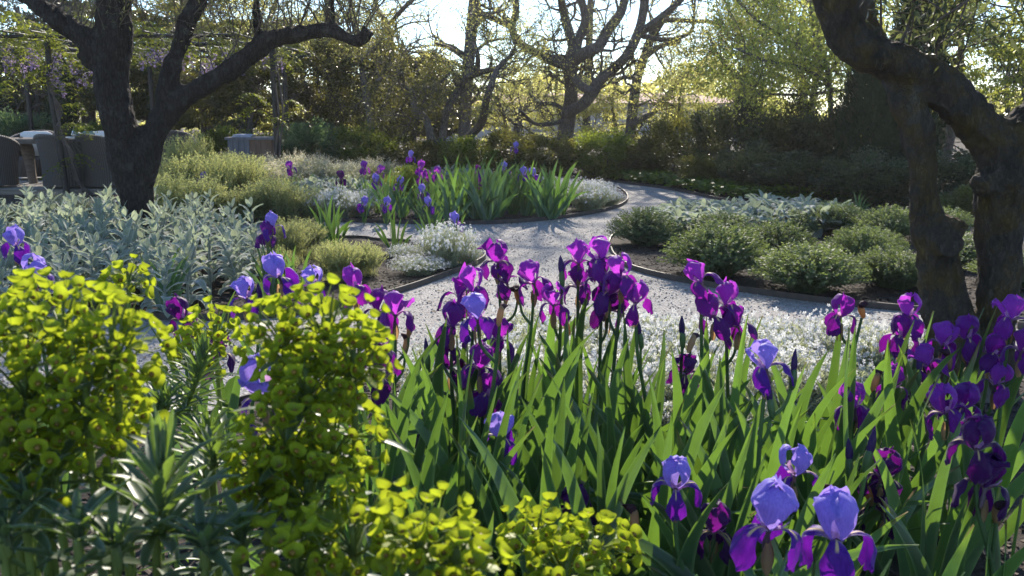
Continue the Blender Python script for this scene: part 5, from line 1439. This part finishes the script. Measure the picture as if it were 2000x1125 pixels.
def fan(root, r, n, L, rz, lean, wid=1.0):
    for j in range(n):
        f = (j + 0.5) / n * 2 - 1
        a = f * lean + r.normal() * 0.07; sg = 1 if f >= 0 else -1
        ln = (L[0] + (L[1] - L[0]) * (1 - abs(f) ** 1.5)) * r.uniform(0.85, 1.1)
        k = int(r.choice([0, 1, 3, 5, 6, 2], p=[.22, .22, .18, .14, .14, .10])) if abs(f) < 0.75 else int(r.choice([1, 2, 4, 7, 8], p=[.3, .3, .15, .15, .10]))
        w = r.uniform(0.78, 1.15) * wid
        o = link('leaf', BLM[k], root, (0.03 * f, r.normal() * 0.012, -0.02), None, (sg * w, w * sg, ln))
        o.rotation_euler = (r.normal() * 0.10, a, rz + r.normal() * 0.22)
        o.rotation_mode = 'XYZ'
def leaf_fan(x, y, label, r, n=7, L=(0.36, 0.58), group=None, rz=None, lean=0.45, wid=1.0):
    root = thing('iris_plant', label, 'iris', (x, y, BZ), 0.0, group)
    fan(root, r, n, L, r.uniform(-0.9, 0.9) if rz is None else rz, lean, wid); return root

r = np.random.default_rng(600)
D_, V_, L_, K_ = 'deep', 'violet', 'lavender', 'dark'
IR = [   # blooms, buds, withered, distance, label
 ([(972, 505, D_), (988, 545, D_)], [], [(1012, 566)], 3.25, 'purple iris with two blooms stacked above the white flowers, leaning to the path'),
 ([(1043, 548, V_)], [], [(1014, 560)], 3.2, 'violet iris with a single bloom beside the stacked purple pair'),
 ([(927, 563, V_), (897, 576, D_)], [], [], 3.0, 'purple iris with a bright top bloom and a drooping side bloom'),
 ([(882, 632, D_), (880, 712, K_)], [(835, 690)], [(862, 660)], 2.85, 'dark purple iris with a bloom above a withering bloom'),
 ([(932, 615, L_)], [], [(976, 600)], 2.62, 'lavender-topped iris among dark purple blooms, withered bud hooked beside it'),
 ([(972, 660, D_)], [(913, 745)], [], 2.95, 'dark iris with one bloom behind the lavender-topped one'),
 ([(937, 712, D_), (950, 770, D_)], [], [], 2.7, 'deep purple iris with two blooms low under the lavender one'),
 ([(977, 845, L_)], [], [], 2.35, 'short lavender and violet iris half hidden among broad leaves'),
 ([(1081, 590, V_)], [(1098, 530)], [(1108, 625)], 3.1, 'magenta purple iris with a full round bloom and a dark bud above'),
 ([(1130, 508, V_), (1130, 556, D_)], [], [], 3.2, 'violet iris with two blooms stacked on a thick upright stalk'),
 ([(1176, 505, V_), (1174, 540, D_), (1188, 600, K_)], [], [], 3.1, 'tallest purple iris with three crowded blooms'),
 ([(1214, 540, V_), (1188, 568, D_)], [], [], 3.0, 'violet iris with a smooth domed bloom next to the tallest one'),
 ([(1242, 585, V_)], [(1252, 650)], [], 3.0, 'violet iris with one bloom on a slanting stalk, bud hanging below'),
 ([(1370, 545, V_), (1395, 612, D_)], [], [], 3.0, 'purple iris with a flat-topped bloom standing apart above white flowers'),
 ([(1418, 590, V_), (1442, 632, D_)], [], [], 3.05, 'violet iris with two blooms beside the flat-topped one'),
 ([(1338, 725, K_)], [(1334, 648)], [(1350, 655)], 2.75, 'small dark iris with one low bloom and pointed buds above'),
 ([(1497, 712, L_)], [(1508, 778), (1550, 720)], [], 2.25, 'lavender and violet iris with a pointed blue bud under its bloom'),
 ([(1642, 612, D_)], [], [(1685, 592)], 2.95, 'purple iris nodding sideways beside a withered stalk'),
 ([(1774, 612, V_), (1760, 655, D_)], [(1790, 690)], [(1737, 668)], 2.95, 'bright purple iris in front of the gravel by the olive trunk'),
 ([(1842, 668, V_), (1888, 655, D_)], [], [], 2.8, 'purple iris with two crowded blooms before the olive trunk base'),
 ([(1935, 690, D_), (1945, 745, V_)], [], [], 2.75, 'purple iris with upper and lower blooms beside the second trunk'),
 ([(1975, 618, V_), (1995, 680, D_)], [], [], 2.7, 'purple iris with a spreading bloom against the second trunk'),
 ([(1742, 752, D_)], [], [(1710, 730)], 2.7, 'dark purple iris with a square drooping bloom over bare mulch'),
 ([(1670, 790, V_)], [], [], 2.6, 'small violet iris low beside the square drooping bloom'),
 ([(1815, 705, V_)], [(1795, 720)], [(1855, 690)], 2.75, 'violet iris with slim bud in front of the crowded pair'),
 ([(1850, 800, V_), (1880, 790, D_)], [], [], 2.5, 'violet iris with blooms near the mulch gap'),
 ([(1908, 868, K_), (1925, 945, K_)], [], [(1950, 985)], 2.0, 'very dark iris with crumpled blooms one below the other'),
 ([(1722, 925, K_), (1724, 990, K_)], [(1660, 895)], [(1700, 950)], 2.25, 'blackish purple iris with small withering blooms over the mulch'),
 ([(1320, 945, L_)], [], [], 2.0, 'lavender iris with violet falls standing alone over leaf tips'),
 ([(1552, 920, L_)], [(1695, 880)], [(1615, 960)], 2.1, 'lavender iris behind the large lavender pair'),
 ([(1503, 1020, L_)], [], [], 1.58, 'large lavender iris with long dropping violet falls'),
 ([(1636, 1045, L_)], [], [], 1.62, 'large lavender iris with a domed top next to the long-falled one'),
 ([(1396, 1030, K_)], [], [(1240, 1000)], 2.05, 'half-open dark lavender iris low beside the large lavender pair'),
 ([(545, 535, L_)], [], [], 3.1, 'lavender iris rising behind the yellow spurge, highest there'),
 ([(610, 555, L_)], [], [], 3.1, 'lavender iris with its falls hidden by the yellow spurge'),
 ([(695, 560, V_), (740, 605, D_)], [], [], 3.1, 'bright purple iris just above the yellow spurge'),
 ([(772, 610, V_)], [], [(800, 625), (792, 662)], 3.0, 'purple iris beside brown withered buds, next to the spurge'),
 ([(480, 578, L_)], [(508, 578)], [], 3.1, 'lavender iris past its best behind the spurge'),
 ([(356, 618, K_)], [], [], 3.3, 'dark purple iris between the two yellow spurges'),
 ([(425, 690, K_)], [], [], 2.6, 'dark purple half-open iris low among spurge stems'),
 ([(65, 532, L_)], [], [], 3.0, 'blue violet iris with spread top behind the big spurge'),
 ([(30, 475, L_)], [], [], 3.7, 'purple blue iris in front of the silver drift'),
 ([(740, 690, D_), (735, 715, K_)], [], [], 2.3, 'purple iris peeping through the edge of the spurge'),
 ([(522, 765, L_)], [], [], 1.9, 'lavender iris glimpsed low between spurge heads'),
 ([(1127, 985, K_)], [], [], 2.2, 'tiny dark iris bloom down among the broad leaves'),
]
for (bl, bu, wi, d, lab) in IR:
    big = d < 1.6
    iris(bl, d, lab, r, leaves=5 if bl[0][0] > 700 else 4, buds=bu, wilts=wi, L=(0.48, 0.76) if d > 2.2 else (0.40, 0.58), sc=0.84 if d > 2.9 else (0.80 if d > 2.2 else (0.86 if d > 1.9 else 0.96)), tilt=0.22)
# leaf fans that fill the front bed (base pixel on the ground at distance d)
FL = 'iris leaf fan without a bloom in the front bed of purple irises'
for (u, d) in ((760, 2.5), (800, 2.2), (850, 2.6), (890, 2.2), (740, 2.0), (830, 1.9), (960, 2.3), (1010, 2.6), (1050, 2.2), (1100, 2.5), (1100, 2.05), (1150, 2.3), (1180, 2.6), (1210, 2.1), (1250, 2.5), (1290, 2.2), (1330, 2.6), (1360, 2.2), (1430, 2.5), (1480, 2.6), (1530, 2.3), (1570, 2.6), (1600, 2.35), (1650, 2.7), (1690, 2.5), (1300, 1.55), (1580, 1.6), (1690, 1.7), (1880, 1.65), (1960, 1.7), (2000, 2.0), (1920, 2.2), (1980, 1.45), (1240, 1.7), (720, 2.4), (690, 2.7), (900, 2.8), (1040, 2.9), (1380, 2.85), (1560, 2.05), (1190, 2.9), (1290, 2.9)):
    x = (u - CX) / FPX * d * 0.95
    FL = 'iris leaf fan without a bloom ' + ('next to the tall yellow spurge' if u < 860 else 'close to the large lavender irises' if d < 1.72 and 1200 <= u <= 1700 else 'in front of the olive trunk, among dark irises' if u > 1720 else 'right before the white flower mat' if d > 2.45 else 'among the purple irises over bark mulch')
    leaf_fan(x, d, FL, r, int(r.integers(5, 8)), (0.44, 0.74) if d > 2 else (0.36, 0.56), 'iris leaf fans in the front bed')

for (u, d, lab, spec) in ((1390, 1.85, 'iris fan with long arching leaves bending over the mulch', ((4, 0.55, 0.62, 1), (7, 0.35, 0.66, 1), (4, 0.75, 0.50, 1), (2, 0.1, 0.5, 1), (1, -0.25, 0.45, -1))),
                          (1600, 2.0, 'iris fan with a broad leaf leaning over the lavender bloom', ((7, 0.5, 0.6, 1), (2, -0.4, 0.6, -1), (0, 0.1, 0.62, 1), (1, 0.3, 0.55, 1)))):
    x = (u - CX) / FPX * d * 0.95
    root = thing('iris_plant', lab, 'iris', (x, d, BZ))
    for (k, a, ln, sg) in spec: link('leaf', BLM[k], root, (0.02 * sg, 0, -0.02), (r.normal() * 0.08, a, r.normal() * 0.2), (sg * 1.1, sg * 1.1, ln))

# irises beyond the path (small in the picture: foliage of a fan is one part)
def fan_joined(seed, n=9):
    r = np.random.default_rng(seed); mb = MB()
    for j in range(n):
        f = (j + 0.5) / n * 2 - 1; a = f * 0.62 + r.normal() * 0.06; k = int(r.choice([0, 1, 2, 3, 6])); ln = (0.38 + 0.26 * (1 - abs(f) ** 1.5)) * r.uniform(0.85, 1.1)
        V = BLG[k].v[0] * [1.05 if f >= 0 else -1.05, 1, ln]
        e = np.array(Euler((r.normal() * 0.10, a, r.normal() * 0.3)).to_matrix())
        mb.add(V @ e.T + [0.04 * f, r.normal() * 0.03, 0], BLG[k].f[0], 0, float(r.uniform()), BLG[k].a[0])
    return mb.mesh('leaves', M['iris_leaf'])
FJ = [fan_joined(700 + s) for s in range(6)]
BJ = {}
for c in ('deep', 'lavender', 'violet', 'dark'):
    mb = MB()
    for k, g in PETG[1 if c != 'lavender' else 2]: mb.add(g.v[0], g.f[0], 0 if k == 'standard' else 1, 0.5, g.a[0])
    lathe(mb, [(0.001, -0.05), (0.007, -0.03), (0.006, 0.0)], 8, 2)
    BJ[c] = mb.mesh('bloom', [*PET[c], M['ovary']])
def small_fan(u, v, label, group, s=1.0, i=0, name='iris_plant'):
    g = G(u, v); t = thing(name, label, 'iris', (g.x, g.y, BZ), r.uniform(-0.8, 0.8), group)
    tag(link('leaves', FJ[i % 6], t, scale=(s, s, s * r.uniform(0.9, 1.1)))); return t
i = 0
for (u, v, s) in ((820, 430, .8), (850, 432, 1.0), (880, 434, 1.15), (905, 430, 1.1), (930, 432, 1.1), (950, 434, 1.2), (975, 428, 1.1), (1000, 422, 1.15), (1030, 424, 1.1), (1060, 430, 1.1), (1078, 430, 1.25), (1095, 424, 1.1), (890, 412, 1.1), (930, 410, 1.2), (965, 410, 1.15), (1000, 408, 1.1), (1040, 408, 1.0), (870, 420, 1.0), (915, 420, 1.1), (1015, 414, 1.1), (1050, 416, 1.0), (1085, 412, 0.9)):
    small_fan(u, v, 'iris leaf fan in the clump on the island bed beyond the path', 'iris fans on the island bed', s, i); i += 1
for (u, v, s, lab) in ((760, 425, 0.95, 'small iris fan beside the white drift beyond the path'), (785, 428, 0.8, 'short iris fan between the white drift and the big iris clump'), (770, 500, 0.75, 'iris fan at the back of the lamb’s ear bed by the branch path'), (848, 490, 0.7, 'iris fan behind the tall white-flowered mound'), (640, 478, 0.85, 'drooping iris fan among green herbs by the branch path'), (655, 492, 0.7, 'bright green iris fan low beside the fine-leaved herbs'),
                       (580, 590, 0.62, 'iris fan on mulch at the end of the silver drift'), (325, 615, 0.75, 'bluish iris fan in front of the silver drift'), (1675, 425, 0.6, 'lone iris fan at the back of the catmint bed'), (600, 395, 0.7, 'iris fan standing among cream-spiked herbs')):
    small_fan(u, v, lab, None, s, i); i += 1
for (u, v, c, dz, lab) in (
    (568, 330, 'violet', 13, 'lilac iris bloom above the pale herbs'), (665, 350, 'dark', 12.2, 'dark purple iris bloom with drooping falls above silver leaves'), (712, 330, 'violet', 13.2, 'violet iris near the cream flower spikes, upper of its group'), (742, 338, 'violet', 12.8, 'violet iris beside the small dark bush'), (735, 356, 'lavender', 12.2, 'pale lilac iris over the white drift'), (395, 351, 'lavender', 12.5, 'lone lilac iris beside the dark olive trunk'),
    (821, 330, 'violet', 12.2, 'magenta iris, upper of a pair beyond the path'), (824, 350, 'violet', 12.1, 'magenta iris, lower of a pair beyond the path'), (836, 348, 'deep', 12.0, 'purple iris next to the magenta pair'), (855, 342, 'violet', 12.2, 'small purple iris over the iris leaf clump'), (932, 340, 'dark', 12.0, 'dark iris, upper of two over the leaf clump'), (934, 358, 'deep', 11.9, 'purple iris, lower of two over the leaf clump'),
    (985, 332, 'lavender', 13, 'blue lilac iris over the leaf clump'), (1022, 343, 'lavender', 12, 'pale lilac iris by the white mound at the bend'), (1043, 344, 'lavender', 12.1, 'blue iris by the white mound at the bend'), (710, 402, 'lavender', 11.2, 'lilac and violet iris in front of the white drift'), (754, 402, 'lavender', 11.1, 'lilac iris over the small fan by the branch path'), (837, 403, 'lavender', 10.9, 'lilac iris low in front of the iris leaf clump'), (826, 378, 'lavender', 11.3, 'small lilac iris left behind the low one'),
    (780, 362, 'lavender', 12.0, 'tiny blue iris bud beside the dark bush'), (890, 438, 'lavender', 8.6, 'pale lilac iris peeping over the tall white mound'), (802, 308, 'lavender', 15, 'distant blue iris before the olive shrubs'), (1006, 290, 'lavender', 16, 'distant blue iris before the tawny shrubs'), (532, 445, 'lavender', 6.6, 'blue violet iris beside the silver drift, upper bloom'), (520, 462, 'deep', 6.6, 'blue violet iris beside the silver drift, lower bloom')):
    lab = lab.replace(' left behind', ' behind')
    p = P(u, v, dz); t = thing('iris_plant', lab, 'iris', (p.x, dz, BZ), r.uniform(-1, 1))
    h = p.z - BZ
    mb = MB(); tube(mb, [(0, 0, -0.02), (0.01, 0, h * 0.5), (0, 0, h - 0.04)], [0.007, 0.006, 0.005], 6); link('stalk', mb.mesh('stalk', M['stalk']), t)
    link('bloom', BJ[c], t, (0, 0, h), (r.normal() * 0.15, r.normal() * 0.15, r.uniform(0, 6)), 1.15)
    link('leaves', FJ[i % 6], t, scale=(0.55, 0.55, 0.75)); i += 1

# ------------------------------------------------------------------ yellow-green spurge
def cup_mesh(seed):
    r = np.random.default_rng(seed); mb = MB(); k = 12
    th = np.arange(k) * 2 * PI / k; lobe = 1 + 0.16 * np.cos(2 * th + 0.2) + 0.04 * r.normal(size=k)
    rings = [(0.0015, 0.0), (0.0058, 0.0022), (0.0100, 0.0070), (0.0118, 0.0125)]
    V = np.concatenate([np.column_stack([np.cos(th) * q * (lobe if q > 0.004 else 1), np.sin(th) * q * (lobe if q > 0.004 else 1), np.full(k, z) + 0.0012 * np.sin(2 * th + 1) * (q / 0.0125)]) for q, z in rings])
    F = [[i * k + j, i * k + (j + 1) % k, (i + 1) * k + (j + 1) % k, (i + 1) * k + j] for i in range(3) for j in range(k)]
    mb.add(V, F, 0, float(r.uniform(0.2, 0.9)))
    lathe(mb, [(0.0008, 0.001), (0.0034, 0.003), (0.0042, 0.0058), (0.0026, 0.0074), (0.0004, 0.0078)], 8, 1)
    mb.add(np.array([(-0.0007, 0, 0.001), (0.0007, 0, 0.001), (0.0007, 0, -0.030), (-0.0007, 0, -0.030), (0, -0.0007, 0.001), (0, 0.0007, 0.001), (0, 0.0007, -0.030), (0, -0.0007, -0.030)]), [(0, 1, 2, 3), (4, 5, 6, 7)], 2)
    return mb.mesh('flower_cup', [M['spurge_cup'], M['spurge_eye'], M['spurge_stem']])
CUPS = [cup_mesh(s) for s in range(6)]
def linear_leaf(seed, arch, hw=0.075):
    r = np.random.default_rng(seed); n, m = 9, 3; s = np.linspace(0, 1, n); ang = 0.5 - arch * s
    c = np.concatenate([[[0, 0]], np.cumsum(np.column_stack([np.cos(ang), np.sin(ang)]), 0)[:-1] / (n - 1)])
    w = hw * np.clip(s / 0.35 * 0.6 + 0.4, 0, 1) * np.clip((1 - s) / 0.3, 0, 1) ** 0.6
    V = np.array([(c[i, 0] - math.sin(ang[i]) * 0.03 * abs(t), t * w[i], c[i, 1] + math.cos(ang[i]) * 0.03 * abs(t)) for i in range(n) for t in (-1, 0, 1)])
    mb = MB(); mb.add(V, grid_faces(n, m), 0, float(r.uniform()), np.stack([np.repeat(s, m), np.tile([-1, 0, 1], n)], -1)); return mb
LLM = [linear_leaf(s, a).mesh('leaf', M['spurge_leaf']) for s, a in ((1, 0.3), (2, 0.7), (3, 1.1), (4, -0.1))]
def quat_to(v):
    return Vector(v).to_track_quat('Z', 'Y').to_euler()
def spurge(x, y, heads, label, r, cups=30, csc=1.0, leaves=16):
    """heads: [(u, v, distance, radius across, radius up)]"""
    root = thing('spurge_plant', label, 'spurge', (x, y, BZ))
    for (u, v, d, ra, rz_) in heads:
        c = P(u, v, d); loc = np.array([c.x - x, c.y - y, c.z - BZ])
        bx = np.array([loc[0] * 0.45, loc[1] * 0.45, 0])
        C = catmull([bx, (bx + loc) / 2 + [loc[0] * 0.08, 0, 0], loc - [0, 0, rz_ * 0.6], loc + [0, 0, rz_ * 0.3]], 5)
        mb = MB(); tube(mb, C, np.linspace(0.006, 0.004, len(C)), 6); link('stem', mb.mesh('stem', M['spurge_stem']), root)
        dirs = []
        for k in range(cups):        # even spread over an egg
            zz = 1 - 1.75 * (k + 0.5) / cups; a = k * 2.39996 + r.uniform(-0.3, 0.3)
            q = math.sqrt(max(0, 1 - zz * zz)); dirs.append((math.cos(a) * q, math.sin(a) * q, zz))
        mb = MB()
        for dv in dirs[::3]:
            e = np.array(dv) * [ra * 0.85, ra * 0.85, rz_ * 0.85]
            tube(mb, [np.array([0, 0, -rz_ * 0.5 + 0.3 * e[2]]), e * 0.6, e], [0.0018, 0.0014, 0.001], 4, cap=False)
        n = 26; dl = rand_dirs(n, r) * [1, 1, 0.6]; mb.scatter(ROUND_V, ROUND_F, leaf_frames(dl, np.tile([0, 0, 1.0], (n, 1)) + 0.3 * rand_dirs(n, r), r.uniform(0.014, 0.024, n)), dl * [ra * 0.55, ra * 0.55, rz_ * 0.6], r.uniform(0, 1, n), 1)
        hd = link('flower_head', mb.mesh('flower_head', [M['spurge_stem'], M['spurge_cup']]), root, loc)
        for dv in dirs:
            q = r.uniform(0.72, 1.12); p = np.array(dv) * [ra * q, ra * q, rz_ * q] + r.normal(size=3) * 0.004
            nv = np.array(dv) * 0.9 + [0, 0, 0.5] + r.normal(size=3) * 0.25
            o = link('flower_cup', CUPS[int(r.integers(0, 6))], hd, p, quat_to(nv), csc * r.uniform(0.65, 1.25))
            o.rotation_euler.rotate_axis('Z', r.uniform(0, 6.28))
        for k in range(leaves):
            f = 0.25 + 0.5 * k / leaves; i_ = int(f * (len(C) - 1)); a = k * 2.4
            link('leaf', LLM[k % 3], root, C[i_], (0, r.uniform(0.1, 0.7), a), r.uniform(0.07, 0.10))
    return root
r = np.random.default_rng(800)
CS = 0.74
spurge(-0.60, 1.12, [(120, 645, 1.14, .08, .07), (20, 625, 1.22, .075, .065), (50, 745, 1.06, .075, .07), (10, 860, 1.02, .07, .07)],
       'big yellow green spurge with crowded round heads behind the dark rosette', r, 66, CS)
spurge(-0.50, 1.10, [(222, 672, 1.10, .058, .075), (165, 770, 1.06, .07, .075), (100, 872, 1.02, .07, .07), (228, 810, 1.18, .05, .06)],
       'yellow green spurge beside the grey leaning shoot, heads stepping down', r, 60, CS)
spurge(-0.25, 1.22, [(640, 645, 1.20, .07, .062), (555, 655, 1.22, .058, .055), (690, 710, 1.16, .048, .055), (600, 745, 1.15, .06, .055)],
       'tall yellow green spurge in front of the lavender irises', r, 58, CS)
spurge(-0.28, 1.14, [(560, 850, 1.12, .062, .062), (650, 860, 1.15, .06, .06), (515, 935, 1.12, .045, .055), (600, 960, 1.08, .065, .06)],
       'yellow green spurge growing at the foot of the tall spurge', r, 56, CS)
spurge(-0.16, 0.96, [(690, 1050, .98, .07, .05), (820, 1050, .95, .055, .045), (580, 1090, 0.95, .06, .05), (890, 1100, .93, .05, .04)],
       'low yellow green spurge spilling under the iris leaves', r, 36, 0.85)
spurge(0.075, 1.28, [(1045, 1050, 1.30, .055, .05), (1165, 1065, 1.27, .055, .045), (1105, 1110, 1.22, .06, .05)],
       'small separate spurge clump among the broad iris leaves', r, 40, 0.85)
spurge(-0.64, 1.95, [(420, 650, 1.95, .07, .06), (370, 690, 1.9, .06, .06)], 'slender spurge with small pale cups between the two big spurges', r, 44, 0.85)
spurge(-0.80, 1.6, [(250, 545, 2.0, .06, .035)], 'spurge head peeping above the big spurge', r, 22, 1.0, 8)

def rosette(pts, label, r, n, Ls, hw=1.0, spread=(0.1, 0.9)):
    """leafy spurge shoot: stem through pts, leaves in a spiral, tighter and more upright to the tip"""
    base = pts[0]; root = thing('spurge_shoot', label, 'spurge', base)
    C = catmull(np.array([np.array(p) - np.array(base) for p in pts]), 8)
    mb = MB(); tube(mb, C, np.linspace(0.006, 0.004, len(C)), 6); link('stem', mb.mesh('stem', M['spurge_stem']), root)
    for k in range(n):
        f = (k / (n - 1)) ** 0.7; i_ = int(f * (len(C) - 1)); a = k * 2.39996
        up = -1.15 * f ** 2.2 + r.normal() * 0.1 + spread[1] * (1 - f)
        o = link('leaf', LLM[[1, 0, 2, 1][k % 4] if f < 0.9 else 3], root, C[i_], (0, up, a), Ls * r.uniform(0.8, 1.15) * (1.0 - 0.45 * f ** 3))
        o.scale.y *= hw
def gz(u, d): q = P(u, 900, d); return (q.x, d, BZ)
rosette([gz(300, 0.98), P(312, 1180, .97), P(316, 1040, .95), P(318, 905, .95)], 'dark bluish spurge rosette in front of the big yellow spurge', r, 64, 0.115, 0.95)
rosette([gz(60, 0.95), P(62, 1120, .95), P(60, 1010, .95)], 'leafy spurge shoot under the big yellow spurge', r, 40, 0.085)
rosette([gz(170, 0.9), P(165, 1180, .9), P(160, 1090, .9)], 'low spurge shoot beside the dark rosette', r, 36, 0.09)
rosette([gz(330, 1.75), P(335, 900, 1.72), P(370, 780, 1.7), P(408, 690, 1.7)], 'narrow-leaved grey spurge shoot leaning between the spurges', r, 150, 0.09, 0.7)
rosette([gz(300, 1.6), P(305, 900, 1.6), P(330, 790, 1.6)], 'narrow-leaved spurge shoot beside the leaning one', r, 120, 0.085, 0.7)
rosette([gz(400, 1.3), P(405, 1000, 1.3), P(410, 850, 1.3)], 'narrow-leaved spurge shoot at the foot of the tall spurge', r, 110, 0.085, 0.7)
rosette([gz(470, 1.0), P(470, 1170, 1.0), P(478, 1080, 1.0)], 'low dark spurge shoot below the tall spurge', r, 44, 0.085)

for (u, v0, v1, d, lab) in ((20, 1180, 1085, .92, 'spurge shoot beneath the edge of the big yellow spurge'), (235, 1190, 1115, .9, 'small spurge shoot under the dark rosette'), (405, 1190, 1110, .93, 'spurge shoot between the dark rosette and the tall spurge'), (100, 1050, 930, 1.08, 'spurge shoot inside the big yellow spurge'), (215, 1080, 960, 1.12, 'spurge shoot behind the dark rosette'), (420, 1020, 900, 1.2, 'spurge shoot by the stems of the tall spurge'), (20, 1040, 950, 1.1, 'spurge shoot at the border of the big yellow spurge')):
    rosette([gz(u, d), P(u, v0, d), P(u + 3, v1, d)], lab, r, 42, 0.078, 1.0)

# ------------------------------------------------------------------ thin sunlit haze among the trees
mb = MB(); box(mb, (-155, -35, -1.1), (155, 175, 13.0))
m, nt, out = new_mat('pale_haze')
pv = nt.nodes.new("ShaderNodeVolumePrincipled")
pv.inputs['Color'].default_value = (0.97, 0.95, 0.93, 1)
pv.inputs['Density'].default_value = 0.0006
pv.inputs['Anisotropy'].default_value = 0.6
nt.links.new(pv.outputs[0], out.inputs['Volume'])
tag(link('haze', mb.mesh('haze', m, False)), 'thin pale haze filling the garden air', 'haze', kind='stuff')
